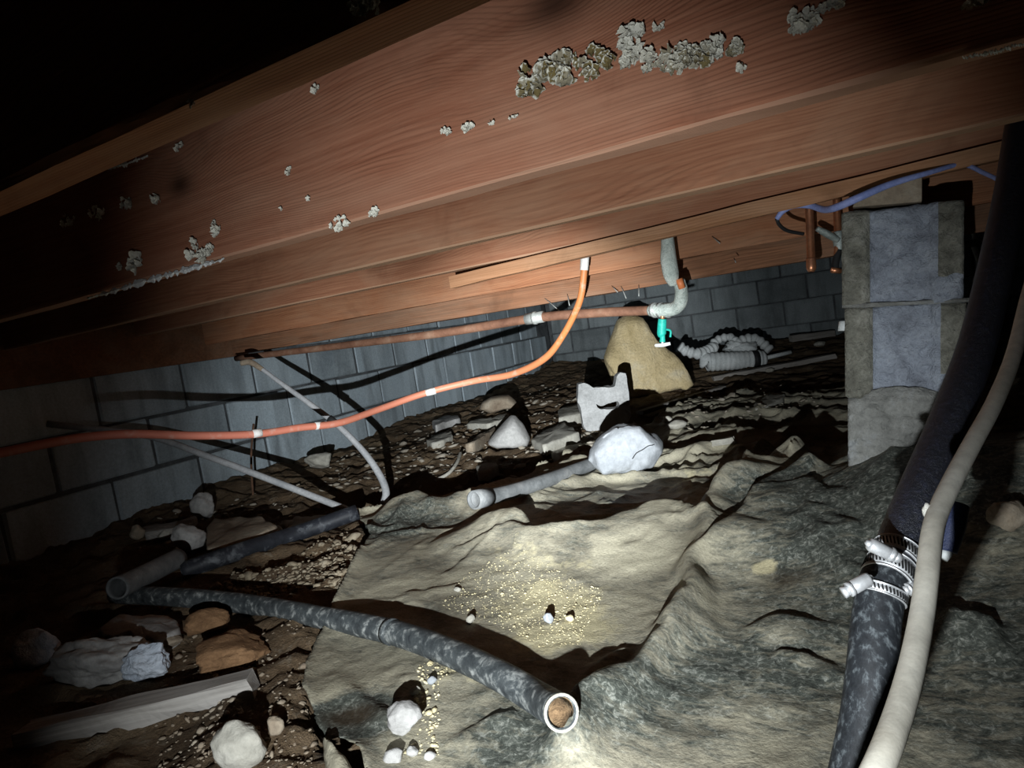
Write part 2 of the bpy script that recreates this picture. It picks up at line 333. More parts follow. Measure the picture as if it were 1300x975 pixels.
def sheet_mat():
    m, t, b = nt('dusty_black_polythene'); at_ = N(t, 'ShaderNodeAttribute', attribute_name='dirt')
    sep = N(t, 'ShaderNodeSeparateColor'); t.links.new(at_.outputs['Color'], sep.inputs[0])
    v = coords(t); a = noise(t, v, 4.5, 8, .62, .5); f = noise(t, v, 46, 6, .7, .5); s = noise(t, coords(t, (1, 2.6, 1)), 22, 6, .65, 1.2); g = noise(t, v, 210, 3, .7)
    dust = ramp(t, a, [(.28, (.15, .135, .10)), (.5, (.34, .31, .23)), (.70, (.48, .44, .32))])
    fine = noise(t, v, 95, 5, .75, .8); bare = ramp(t, fine, [(.34, (.03, .034, .029)), (.52, (.09, .098, .082)), (.68, (.34, .345, .30))])
    fac = math_(t, 'SUBTRACT', math_(t, 'ADD', math_(t, 'MULTIPLY', a, .55), math_(t, 'MULTIPLY', s, .75)), sep.outputs[1])
    col = mix(t, ramp(t, fac, [(.42, (0, 0, 0)), (.66, (1, 1, 1))]), bare, dust)
    col = mix(t, math_(t, 'MULTIPLY', ramp(t, math_(t, 'ADD', f, sep.outputs[0]), [(.72, (0, 0, 0)), (1.15, (1, 1, 1))]), .9), col, (.60, .53, .33))
    col = mix(t, math_(t, 'MULTIPLY', sep.outputs[2], .9), col, (.034, .021, .010))
    col = mix(t, .42, col, ramp(t, g, [(.3, (.45, .45, .45)), (.7, (1.25, 1.25, 1.25))]), 'MULTIPLY')
    t.links.new(col, b.inputs['Base Color']); b.inputs['Roughness'].default_value = .68; b.inputs['Specular IOR Level'].default_value = .3
    bumpn(t, b, math_(t, 'ADD', f, math_(t, 'MULTIPLY', g, .5)), .55, .004); return m
M['sheet'] = sheet_mat()
def soil_mat():
    m, t, b = nt('crumbly_brown_soil'); v = coords(t)
    a = noise(t, v, 3.2, 8, .65, .4); f = noise(t, v, 30, 7, .72, .6); g = noise(t, v, 150, 4, .75)
    col = ramp(t, a, [(.3, (.085, .058, .036)), (.5, (.17, .115, .068)), (.7, (.27, .20, .125))])
    col = mix(t, math_(t, 'MULTIPLY', ramp(t, f, [(.55, (0, 0, 0)), (.72, (1, 1, 1))]), .65), col, (.36, .31, .235))
    col = mix(t, .55, col, ramp(t, g, [(.3, (.4, .4, .4)), (.7, (1.3, 1.3, 1.3))]), 'MULTIPLY')
    t.links.new(col, b.inputs['Base Color']); b.inputs['Roughness'].default_value = .95; b.inputs['Specular IOR Level'].default_value = .15
    bumpn(t, b, math_(t, 'ADD', f, math_(t, 'MULTIPLY', g, .5)), 1.0, .012); return m
M['soil'] = soil_mat()

# ------------------------------------------------------------------ object helpers
def mesh(name, V, Fc, mat, smooth=True):
    me = bpy.data.meshes.new(name); me.from_pydata([tuple(map(float, v)) for v in V], [], [tuple(map(int, f)) for f in Fc]); me.update()
    if mat is not None: me.materials.append(M[mat])
    if smooth: me.polygons.foreach_set('use_smooth', [True] * len(me.polygons))
    return me
def fast_mesh(name, V, Q, mat, smooth=True):
    me = bpy.data.meshes.new(name); V = np.asarray(V, np.float32); Q = np.asarray(Q, np.int32)
    me.vertices.add(len(V)); me.vertices.foreach_set('co', V.ravel()); k = Q.shape[1]
    me.loops.add(Q.size); me.loops.foreach_set('vertex_index', Q.ravel()); me.polygons.add(len(Q))
    me.polygons.foreach_set('loop_start', np.arange(0, Q.size, k, dtype=np.int32))
    me.update(calc_edges=True); me.validate()
    if smooth: me.polygons.foreach_set('use_smooth', np.ones(len(me.polygons), bool))
    me.materials.append(M[mat]); return me
def link(name, me, parent=None, loc=None):
    o = bpy.data.objects.new(name, me); COL.objects.link(o)
    if parent is not None: o.parent = parent
    if loc is not None: o.location = [float(c) for c in loc]
    return o
def tag(o, label, cat, group=None, kind=None):
    o['label'] = label; o['category'] = cat
    if group: o['group'] = group
    if kind: o['kind'] = kind
    return o
def empty(name, loc, label, cat, group=None, rz=0):
    o = bpy.data.objects.new(name, None); COL.objects.link(o); o.location = [float(c) for c in loc]; o.rotation_euler.z = rz
    o.empty_display_size = .05
    return tag(o, label, cat, group)
def struct(o): o['kind'] = 'structure'; return o
def tube_geo(P, r, nseg=14, sub=8, caps=True, wob=0.0, ridge=None, inner=None, spline=True):
    """swept tube; inner = wall thickness makes both ends open"""
    P = np.asarray(P, float); r = np.broadcast_to(np.asarray(r, float), (len(P),))
    if spline and len(P) > 2:
        C = catmull(np.column_stack([P, r]), sub); P, r = C[:, :3], C[:, 3]
    n = len(P); T = np.gradient(P, axis=0); T /= np.linalg.norm(T, axis=1)[:, None]
    u = np.cross(T[0], [0, 0, 1.0]); 
    if np.linalg.norm(u) < .1: u = np.cross(T[0], [1.0, 0, 0])
    u /= np.linalg.norm(u); ang = np.linspace(0, 2 * np.pi, nseg, endpoint=False); U = []
    for i in range(n):
        u = u - T[i] * (u @ T[i]); u /= np.linalg.norm(u); U.append(u.copy())
    U = np.array(U); W = np.cross(T, U); s = np.concatenate([[0], np.cumsum(np.linalg.norm(np.diff(P, axis=0), axis=1))])
    def ring(i, rr): return P[i] + rr * (np.cos(ang)[:, None] * U[i] + np.sin(ang)[:, None] * W[i])
    V = []; 
    for i in range(n):
        rr = r[i] + (ridge[0] * math.sin(s[i] * ridge[1]) if ridge else 0)
        if wob: rr = rr * (1 + wob * vnoise(np.cos(ang) * 1.5 + 5, np.sin(ang) * 1.5, s[i] * 18, 3))[:, None]
        V.append(ring(i, rr))
    rows = list(range(n))
    if inner:
        for i in reversed(range(n)): V.append(ring(i, r[i] - inner))
    V = np.vstack(V); Fc = []; m = n * (2 if inner else 1)
    for i in range(m if inner else m - 1):
        a, b2 = i * nseg, ((i + 1) % m) * nseg
        for j in range(nseg): k = (j + 1) % nseg; Fc.append((a + j, a + k, b2 + k, b2 + j))
    if caps and not inner:
        Fc.append(tuple(range(nseg))[::-1]); Fc.append(tuple((n - 1) * nseg + j for j in range(nseg)))
    return V, Fc
def tube(name, P, r, mat, parent=None, **kw):
    base = np.asarray(P, float)[0] if parent is None else np.array(parent.location)
    V, Fc = tube_geo(P, r, **kw)
    return link(name, mesh(name, V - base, Fc, mat), parent, None if parent is not None else base)
def box_geo(c, s, rot=None):
    V = np.array([[x, y, z] for x in (-1, 1) for y in (-1, 1) for z in (-1, 1)], float) * np.array(s) / 2
    if rot is not None: V = V @ np.asarray(rot).T
    V = V + np.array(c)
    return V, [(0, 1, 3, 2), (4, 6, 7, 5), (0, 4, 5, 1), (2, 3, 7, 6), (0, 2, 6, 4), (1, 5, 7, 3)]
def bevelled(me, w, seg=2):
    bm = bmesh.new(); bm.from_mesh(me)
    bmesh.ops.recalc_face_normals(bm, faces=bm.faces)
    bmesh.ops.bevel(bm, geom=bm.edges[:], offset=w, segments=seg, affect='EDGES', profile=.6); bm.to_mesh(me); bm.free()
    return me
def ico(sub):
    bm = bmesh.new(); bmesh.ops.create_icosphere(bm, subdivisions=sub, radius=1)
    V = np.array([v.co[:] for v in bm.verts]); Fc = np.array([[v.index for v in f.verts] for f in bm.faces]); bm.free(); return V, Fc
ICO = {k: ico(k) for k in (1, 2, 3, 4, 5)}
def rock_verts(seed, sub=3, facets=11, rough=.05):
    V, Fc = ICO[sub]; g = np.random.default_rng(seed)
    K = g.normal(size=(facets, 3)); K /= np.linalg.norm(K, axis=1)[:, None]; h = g.uniform(.72, 1.0, facets)
    D = V @ K.T; rr = np.min(np.where(D > .05, h / np.maximum(D, .05), 9), axis=1); rr = np.minimum(rr, 1.12)
    rr = rr * (1 + rough * fbm(V[:, 0] * 2.5 + seed, V[:, 1] * 2.5, V[:, 2] * 2.5, seed, 4))
    return V * rr[:, None], Fc
VIEW = R @ np.array([0, 0, 1.0])
def rock(name, px, py, wpx, hpx, mat, label, cat='rock', group=None, seed=None, depth_ratio=.8, sub=3, rough=.06, facets=11, rot=0.0, sink=.12, kind=None):
    """rounded or faceted stone seated on what lies under its lowest pixel"""
    seed = seed if seed is not None else int(px * 7 + py)
    b = surf(px, py + hpx * .42); d = np.dot(b - CAM, VIEW); sc = d / F
    w, h = wpx * sc / 2, hpx * sc / 2
    V, Fc = rock_verts(seed, sub, facets, rough)
    V = V / np.abs(V).max(axis=0)
    r_ = np.array(R @ np.array([1, 0, 0])); r_[2] = 0; r_ /= np.linalg.norm(r_); f_ = np.array([-r_[1], r_[0], 0])
    ca, sa = math.cos(rot), math.sin(rot)
    u = V[:, 0] * w; v = V[:, 2] * h; u, v = u * ca - v * sa, u * sa + v * ca
    Wd = u[:, None] * r_ + (V[:, 1] * w * depth_ratio)[:, None] * f_ + np.column_stack([0 * v, 0 * v, v - v.min()])
    c = b + f_ * w * depth_ratio * .6; c[2] = ground_z(c[0], c[1]); c[2] = min(c[2], b[2] + h * .4) - sink * h
    o = link(name, fast_mesh(name, Wd, Fc, mat), None, c); tag(o, label, cat, group)
    if kind: o['kind'] = kind
    return o
def resample(P, n):
    P = np.asarray(P, float); P = np.vstack([P, P[:1]]); s = np.concatenate([[0], np.cumsum(np.linalg.norm(np.diff(P, axis=0), axis=1))])
    t = np.linspace(0, s[-1], n, endpoint=False); return np.column_stack([np.interp(t, s, P[:, k]) for k in range(P.shape[1])])
def standing(name, outline, base_px, mat, label, thick, cat='rock', lean=0.0, bulge=.5, rough=.012, n=72, rings=18, soft=1, d=None, freq=6):
    """upright stone: the silhouette in a vertical plane through its foot, swelling to real thickness"""
    b = surf(*base_px) if d is None else at(*base_px, d)
    nv = np.array([VIEW[0], VIEW[1], 0]); nv /= np.linalg.norm(nv); ru = np.array([nv[1], -nv[0], 0])
    def pl(px, py): r = ray(px, py); return CAM + r * (((b - CAM) @ nv) / (r @ nv)) - b
    P = np.array([pl(*p) for p in outline]); P2 = np.column_stack([P @ ru, P[:, 2]]); P2 = resample(P2, n)
    for _ in range(soft): P2 = .5 * P2 + .25 * (np.roll(P2, 1, 0) + np.roll(P2, -1, 0))
    c = P2.mean(0); V = []; Fc = []
    prof = [(math.sin(a), -math.cos(a)) for a in np.linspace(0, np.pi, rings)[1:-1]]
    for k, wv in prof:
        kk = k ** bulge
        V.append(np.column_stack([c + (P2 - c) * kk, np.full(n, wv * thick / 2)]))
    # front face fill: extra rings towards the centre
    front = V[0]; cen = np.array([*c, -thick / 2]); fr = [cen + (front - cen) * q for q in (.1, .3, .5, .7, .85)]
    back = V[-1]; cb = np.array([*c, thick / 2]); bk = [cb + (back - cb) * q for q in (.75, .4, .1)]
    rowsV = fr + V + bk; A = np.vstack(rowsV); m = len(rowsV)
    for i in range(m - 1):
        for j in range(n): k2 = (j + 1) % n; Fc.append((i * n + j, i * n + k2, (i + 1) * n + k2, (i + 1) * n + j))
    Fc.append(tuple(range(n))[::-1]); Fc.append(tuple((m - 1) * n + j for j in range(n)))
    nz = fbm(A[:, 0] * freq, A[:, 1] * freq, A[:, 2] * freq, int(base_px[0]), 5) * rough
    A = A + np.column_stack([nz * .5, nz * .5, nz])
    A[:, 2] += thick / 2 * .8 + lean * A[:, 1]
    W = A[:, :1] * ru + A[:, 1:2] * np.array([0, 0, 1.0]) + A[:, 2:] * nv
    o = link(name, mesh(name, W, Fc, mat), None, b); tag(o, label, cat); o['kindless'] = 1; del o['kindless']
    o_data = dict(b=b, ru=ru, nv=nv, pl=pl)
    return o, o_data
def slab(name, outline, h, mat, label, cat='rock', tilt=0.0, group=None, n=40, rough=.006, lift=0.0, z=None):
    """stone or board lying flat: its outline on the ground, with its own height"""
    C = np.mean(outline, axis=0); b = surf(*C) if z is None else flat(*C, z); zz = b[2] + lift
    P = np.array([flat(px, py, zz + h) for px, py in outline])[:, :2]; P = resample(P, n); c = P.mean(0); rowsV = []
    for k, q in ((.02, h), (.5, h), (.93, h), (.985, h * .93), (1.0, h * .75), (1.0, -.015), (.9, -.02)):
        rowsV.append(np.column_stack([c + (P - c) * k, np.full(n, q)]))
    A = np.vstack(rowsV); nz = fbm(A[:, 0] * 25, A[:, 1] * 25, A[:, 2] * 25, int(C[0]), 3) * rough
    A = A + np.column_stack([nz * .6, nz * .6, nz]); A[:, :2] -= c; A[:, 2] += tilt * A[:, 0]
    Fc = []; m = len(rowsV)
    for i in range(m - 1):
        for j in range(n): k2 = (j + 1) % n; Fc.append((i * n + j, (i + 1) * n + j, (i + 1) * n + k2, i * n + k2))
    Fc.append(tuple(range(n))); Fc.append(tuple((m - 1) * n + j for j in range(n))[::-1])
    o = link(name, mesh(name, A, Fc, mat), None, (c[0], c[1], zz)); return tag(o, label, cat, group)

# ------------------------------------------------------------------ floor, walls, ceiling
XL, YB = -2.5, 6.12
def grid(xs, ys, fn):
    X, Y = np.meshgrid(xs, ys); Z = fn(X, Y); V = np.column_stack([X.ravel(), Y.ravel(), Z.ravel()])
    nx, ny = len(xs), len(ys); i = np.arange(ny - 1)[:, None] * nx + np.arange(nx - 1)[None, :]
    Q = np.stack([i, i + 1, i + nx + 1, i + nx], -1).reshape(-1, 4); return V, Q
xs = np.concatenate([np.arange(-2.62, -.3, .012), np.arange(-.3, 1.2, .03), np.arange(1.2, 3.7, .1)])
ys = np.concatenate([np.arange(-1.4, .3, .1), np.arange(.3, 3.2, .012), np.arange(3.2, 6.3, .022)])
V, Q = grid(xs, ys, hsoil)
struct(link('floor', fast_mesh('floor', V, Q, 'soil')))
# polythene
xs = np.arange(-1.62, 1.7, .0075); ys = np.concatenate([np.arange(.2, 2.2, .0075), np.arange(2.2, 3.6, .012)])
V, Q = grid(xs, ys, hsheet)
keep = inside(V[:, 0], V[:, 1]); Q = Q[keep[Q].any(1)]
dE = polydist(V[:, 0], V[:, 1], np.vstack([OUTLINE, OUTLINE[:1]]))[0]
V[:, 2] += .020 * np.exp(-dE / .025) * (.5 + .8 * vnoise(V[:, 0] * 9, V[:, 1] * 9, 0, 77))
_e = np.vstack([Q[:, [0, 1]], Q[:, [1, 2]], Q[:, [2, 3]], Q[:, [3, 0]]]); _e.sort(1); _u, _c = np.unique(_e, axis=0, return_counts=True)
bi = np.unique(Q); bi = bi[~keep[bi]]; OP = np.vstack([OUTLINE, OUTLINE[:1]])
best = np.full(len(bi), 9.0); tgt = V[bi, :2].copy()
for a_, b_ in zip(OP[:-1], OP[1:]):
    d_ = b_ - a_; t_ = np.clip(((V[bi, :2] - a_) @ d_) / (d_ @ d_), 0, 1); q_ = a_ + t_[:, None] * d_; r_ = np.hypot(*(V[bi, :2] - q_).T); m_ = r_ < best
    best[m_] = r_[m_]; tgt[m_] = q_[m_]
V[bi, :2] = tgt + .004 * np.column_stack([vnoise(tgt[:, 0] * 30, tgt[:, 1] * 30, 0, 91), vnoise(tgt[:, 0] * 30, tgt[:, 1] * 30, 0, 92)])
used = np.unique(Q); remap = np.full(len(V), -1); remap[used] = np.arange(len(used)); V = V[used]; Q = remap[Q]
sheet_me = fast_mesh('plastic_sheet', V, Q, 'sheet')
x, y = V[:, 0], V[:, 1]
def spot(px, py, r, rr=None, rot=0):
    c = surf(px, py); return bump(x, y, c[:2], 1.0, r, rr or r, rot)
wv = .5 + .9 * vnoise(x * 22, y * 22, 0, 81)
sand = (spot(690, 765, .13, .17) * .55 + spot(720, 800, .09) * .35 + spot(590, 850, .05) * .35 + spot(650, 705, .10) * .2 + spot(970, 722, .018) * .9 + spot(880, 600, .2) * .3) * (.6 + .6 * wv)
bare = (spot(440, 915, .055, .04) * .9 + spot(460, 905, .04) * .5 + spot(505, 668, .12) * .35 + spot(1010, 690, .14, .10) * .16 + spot(760, 640, .12) * .12 + spot(980, 605, .09) * .3
        + spot(800, 870, .05, .12, -.6) * .22 + spot(640, 950, .08) * .25 + spot(960, 850, .10) * .18 + spot(1130, 600, .2) * .3 + spot(1250, 800, .3) * .2)
stain = np.clip(spot(998, 738, .042, .026) * 1.3 * (.6 + .5 * wv) + .95 * np.clip(spot(452, 912, .045, .022, .3) * 1.6 * (.55 + .5 * wv), 0, 1), 0, 1)
ca = sheet_me.color_attributes.new('dirt', 'FLOAT_COLOR', 'POINT')
ca.data.foreach_set('color', np.column_stack([np.clip(sand, 0, 1), np.clip(bare, 0, 1), stain, np.ones(len(V))]).astype(np.float32).ravel())
o = link('plastic_sheet', sheet_me); tag(o, 'crumpled dusty black plastic vapour sheet spread over the dirt floor', 'plastic sheet')
md = o.modifiers.new('thickness', 'SOLIDIFY'); md.thickness = .0015; md.offset = -1

# torn flap hanging from the corner of the sheet
fa = [flat(*p, .035) for p in [(411, 941), (413, 965), (420, 1000)]]; fb = [flat(*p, .045) for p in [(419, 948), (438, 964), (462, 1000)]]
fa, fb = catmull(fa, 8), catmull(fb, 8); VV = []; n_ = len(fa)
for i in range(n_):
    for k in range(7):
        q = k / 6; p = fa[i] * (1 - q) + fb[i] * q; VV.append(p + np.array([0, 0, .010 * math.sin(q * 3.1) + .003 * float(vnoise(p[0] * 60, p[1] * 60, 0, 7))]))
fl = link('torn_flap', mesh('torn_flap', VV, [(i * 7 + k, i * 7 + k + 1, (i + 1) * 7 + k + 1, (i + 1) * 7 + k) for i in range(n_ - 1) for k in range(6)], 'sheet'), o)
fl['label'] = 'loose torn strip of the plastic at its near left corner'
md = fl.modifiers.new('thickness', 'SOLIDIFY'); md.thickness = .0015

CH, BL, ZT = .205, .385, H + .17                # course height, block length, joist undersides
def block_mesh(name, L, D, Hh, mat, seed):
    bm = bmesh.new(); bmesh.ops.create_cube(bm, size=1)
    for v in bm.verts: v.co = Vector((v.co.x * L, v.co.y * D, v.co.z * Hh))
    bmesh.ops.bevel(bm, geom=bm.edges[:], offset=.006, segments=1, affect='EDGES')
    g = random.Random(seed)
    for v in bm.verts: v.co += Vector((g.uniform(-.003, .003), g.uniform(-.0015, .0015), g.uniform(-.003, .003)))
    me = bpy.data.meshes.new(name); bm.to_mesh(me); bm.free(); me.materials.append(M[mat]); return me
def block_wall(name, origin, direction, length, z0, courses, mat, phase):
    """recessed mortar slab with every block a part of its own; blocks stand proud towards the room"""
    dx = np.array(direction, float); ang = math.atan2(dx[1], dx[0]); D = .12
    root = link(name, mesh(name, *box_geo((length / 2, -.093, (courses * CH) / 2), (length, .18, courses * CH)), 'mortar', False), None, (*origin, z0)); root.rotation_euler.z = ang
    struct(root); vs = [block_mesh('concrete_block', BL - .012, D, CH - .011, mat, k) for k in range(5)]
    half = block_mesh('concrete_block', BL / 2 - .012, D, CH - .011, mat, 9)
    for c in range(courses):
        s = -(BL / 2 if c % 2 else 0) + phase
        while s < length:
            L = BL
            if s + L > length: L = BL / 2 if s + BL / 2 <= length else 0
            if s < -.01: s += BL; continue
            if L:
                b = link('concrete_block', half if L < BL else random.choice(vs), root, (s + L / 2, -.055 + random.uniform(-.004, .003), (c + .5) * CH))
            s += BL
zj = H - .147                                    # the bed joint read off the photograph
z0 = zj - 3 * CH
# left wall runs away from the lens; local +x points back along it so that local +y faces the room
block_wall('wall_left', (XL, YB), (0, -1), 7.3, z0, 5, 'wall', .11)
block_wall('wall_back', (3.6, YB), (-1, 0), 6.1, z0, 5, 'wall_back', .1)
struct(link('wall_right', mesh('wall_right', *box_geo((3.7, 2.4, .4), (.2, 7.6, 1.4)), 'mortar', False)))
struct(link('wall_front', mesh('wall_front', *box_geo((.6, -1.4, .4), (6.4, .2, 1.4)), 'mortar', False)))
JD = np.array([.998, -.062, 0]); JD /= np.linalg.norm(JD); JP = np.array([.062, .998, 0]); JP /= np.linalg.norm(JP); JA = math.atan2(JD[1], JD[0])
JH = .235
struct(link('ceiling', mesh('ceiling', *box_geo((.5, 2.4, ZT + JH + .02), (6.6, 7.9, .04)), 'ceiling', False)))
def onv(px, py, c):                              # pixel onto the upright plane at perpendicular distance c in front of the lens, parallel to the joists
    r = ray(px, py); return CAM + r * (c / (JP @ r))

# ------------------------------------------------------------------ floor framing
def timber(name, c_front, thick, zb, height, s0, s1, mat, label, cat='joist', group=None, warp=.002, dz=0.0, seg=70):
    """sawn timber parallel to the joists: c_front = distance of its near face; slightly wavy arrises"""
    L = s1 - s0; Xs = np.linspace(-L / 2, L / 2, seg); V = []; Fc = []
    prof = [(-.5, -.47), (-.46, -.5), (.46, -.5), (.5, -.47), (.5, .5), (-.5, .5)]
    k = len(prof); sd = int(c_front * 100)
    for i, xx in enumerate(Xs):
        for j, (a, b) in enumerate(prof):
            V.append((xx, a * thick + warp * float(vnoise(xx * 6, j * 3.1, 0, sd)), b * height + warp * .8 * float(vnoise(xx * 9, j * 5.7, 1, sd)) + dz * xx / L))
    for i in range(seg - 1):
        for j in range(k): j2 = (j + 1) % k; Fc.append((i * k + j, (i + 1) * k + j, (i + 1) * k + j2, i * k + j2))
    Fc.append(tuple(range(k))); Fc.append(tuple((seg - 1) * k + j for j in range(k))[::-1])
    P = JP * (c_front + thick / 2) + JD * ((s0 + s1) / 2)
    o = link(name, mesh(name, V, Fc, mat, False), None, (P[0], P[1], zb + height / 2)); o.rotation_euler.z = JA
    return tag(o, label, cat, group)
GJ = 'floor joists overhead'
timber('floor_joist', .297, .038, ZT, JH, -2.55, 2.6, 'joist_dark', 'nearest floor joist, in the dark across the upper left corner', group=GJ)
J1 = timber('floor_joist', .717, .038, ZT, JH, -2.55, 1.85, 'joist_near', 'broad reddish rough-sawn joist in front, crusted with white and yellow fungus', group=GJ)
timber('floor_joist', 1.132, .038, ZT, JH, -2.55, 3.2, 'joist', 'plain reddish joist directly behind the fungus covered one', group=GJ)
timber('floor_joist', 1.602, .038, ZT + .005, JH, -2.55, 3.2, 'joist', 'third joist back, with the blue cable clipped below its right end', group=GJ)
pa, pb = onv(572, 363, 1.575), onv(1000, 262, 1.575); sa, sb = (pa - CAM) @ JD, (pb - CAM) @ JD + .5
timber('sister_board', 1.572, .029, (pa[2] + pb[2]) / 2 + .002, .032, sa, sb, 'pale_board', 'paler yellowish board with a square sawn left end nailed along the third joist', cat='board', dz=(pb[2] - pa[2]) * (sb - sa) / ((pb - CAM) @ JD - sa))
z4 = onv(650, 368, 1.90)[2]
timber('floor_joist', 1.862, .038, z4, H + .41 - z4, -2.5, 3.2, 'joist_dark', 'deep orange brown joist that the orange hose hangs in front of', group=GJ)
z5 = onv(678, 388, 2.03)[2]
BEAM = timber('girder', 1.99, .09, z5, H + .41 - z5, -2.5, 3.2, 'beam', 'dark brown lowest beam right above the horizontal drain pipe', cat='beam')
timber('floor_joist', 2.85, .038, ZT, JH, -2.5, 3.3, 'joist_dark', 'joist beyond the low beam, in shadow over the rear floor', group=GJ)
timber('floor_joist', 4.3, .038, ZT, JH, -2.5, 3.4, 'joist_dark', 'last joist in the dark before the rear block wall', group=GJ)
# rim board on the left wall
ya, yb = 0.35, 2.30
o = link('rim_board', bevelled(mesh('rim_board', *box_geo((0, 0, 0), (.04, yb - ya, .235)), 'beam', False), .003), None, (XL + .03, (ya + yb) / 2, H + .04 + .1175)); o.rotation_euler.x = math.radians(.5)
tag(o, 'dark brown rim board along the top of the left block wall', 'board')
# wood blocking and a small batten
P = onv(1240 / 2, 352, 1.66)
# nails through the low beam
for px, py, px2, py2 in [(690, 377, 716, 400), (720, 372, 723, 388), (788, 362, 795, 379), (811, 360, 811, 376), (776, 362, 784, 371), (904, 300, 914, 309), (932, 328, 934, 333)]:
    a, b = onv(px, py, 1.995 if px < 850 else 1.86), onv(px2, py2, 1.95 if px < 850 else 1.83)
    V, Fc = tube_geo([a, b], .0014, nseg=6, spline=False)
    V = (V - np.array(BEAM.location)) @ np.array([[math.cos(JA), -math.sin(JA), 0], [math.sin(JA), math.cos(JA), 0], [0, 0, 1]])
    link('nail', mesh('nail', V, Fc, 'steel_ring'), BEAM)

# ------------------------------------------------------------------ fungus on the near joist
def lobe_mesh(seed):
    g = np.random.default_rng(seed); na, nr = 22, 6; A = np.linspace(0, 2 * np.pi * g.uniform(.62, .95), na); V = []; rim = []; ph = g.uniform(0, 6)
    for r in np.linspace(.06, 1, nr):
        ra = r * (1 + .16 * r * np.sin(A * g.integers(3, 6) + ph) + .07 * np.sin(A * 11 + ph * 2))
        V.append(np.column_stack([ra * np.cos(A), ra * np.sin(A), .55 * r ** 2 + .16 * r ** 2 * np.sin(A * 7 + ph)])); rim += [r + .12 * math.sin(7 * a + ph) for a in A]
    T = np.vstack(V); n = len(T); B = T * np.array([.96, .96, 1]) - np.array([0, 0, .10]); Fc = []
    for i in range(nr - 1):
        for j in range(na - 1):
            q = (i * na + j, i * na + j + 1, (i + 1) * na + j + 1, (i + 1) * na + j); Fc.append(q[::-1]); Fc.append(tuple(n + k for k in q))
    for j in range(na - 1): a = (nr - 1) * na + j; Fc.append((a, a + 1, n + a + 1, n + a)); Fc.append((j + 1, j, n + j, n + j + 1))
    for i in range(nr - 1):
        a, b = i * na, (i + 1) * na; Fc.append((a, b, n + b, n + a)); a, b = a + na - 1, b + na - 1; Fc.append((b, a, n + a, n + b))
    me = mesh('fungus_bracket', np.vstack([T, B]), Fc, 'fungus'); at_ = me.attributes.new('rim', 'FLOAT', 'POINT'); at_.data.foreach_set('value', np.array(rim + [x * .6 for x in rim], np.float32)); return me
LOBES = [lobe_mesh(k) for k in range(7)]
FR = np.column_stack([JD, np.array([0, 0, 1.0]), np.cross(JD, np.array([0, 0, 1.0]))])        # face frame, third axis out of the face to the lens
def fungus(px, py, wpx, hpx, n, rpx, tone, label, c=.717, slope=-.22, name='fungus_patch'):
    base = onv(px, py, c); root = empty(name, base, label, 'fungus', 'fungus growing on the joists'); d = (base - CAM) @ VIEW
    g = random.Random(int(px * 3 + py))
    for k in range(n):
        q = math.sqrt(g.random()); a = g.uniform(0, 6.283); dx = q * math.cos(a) * wpx / 2; dy = q * math.sin(a) * hpx / 2 + dx * slope
        r = rpx * d / F * g.uniform(.65, 1.25); P = onv(px + dx, py + dy, c - .002 - .004 * g.random())
        o = link('fungus_bracket', g.choice(LOBES), root); o.color = ((max(0, min(1, tone + g.uniform(-.25, .25)))),) * 3 + (1,)
        out = FR[:, 2]; tl = Vector(out) + Vector(FR[:, 0]) * g.uniform(-.5, .5) + Vector(FR[:, 1]) * g.uniform(-.55, .25)
        qn = tl.to_track_quat('Z', 'Y').to_matrix().to_4x4()
        o.matrix_local = Matrix.Translation(Vector(P - base)) @ qn @ Matrix.Rotation(g.uniform(0, 6.28), 4, 'Z') @ Matrix.Diagonal((r, r, r * .9, 1))
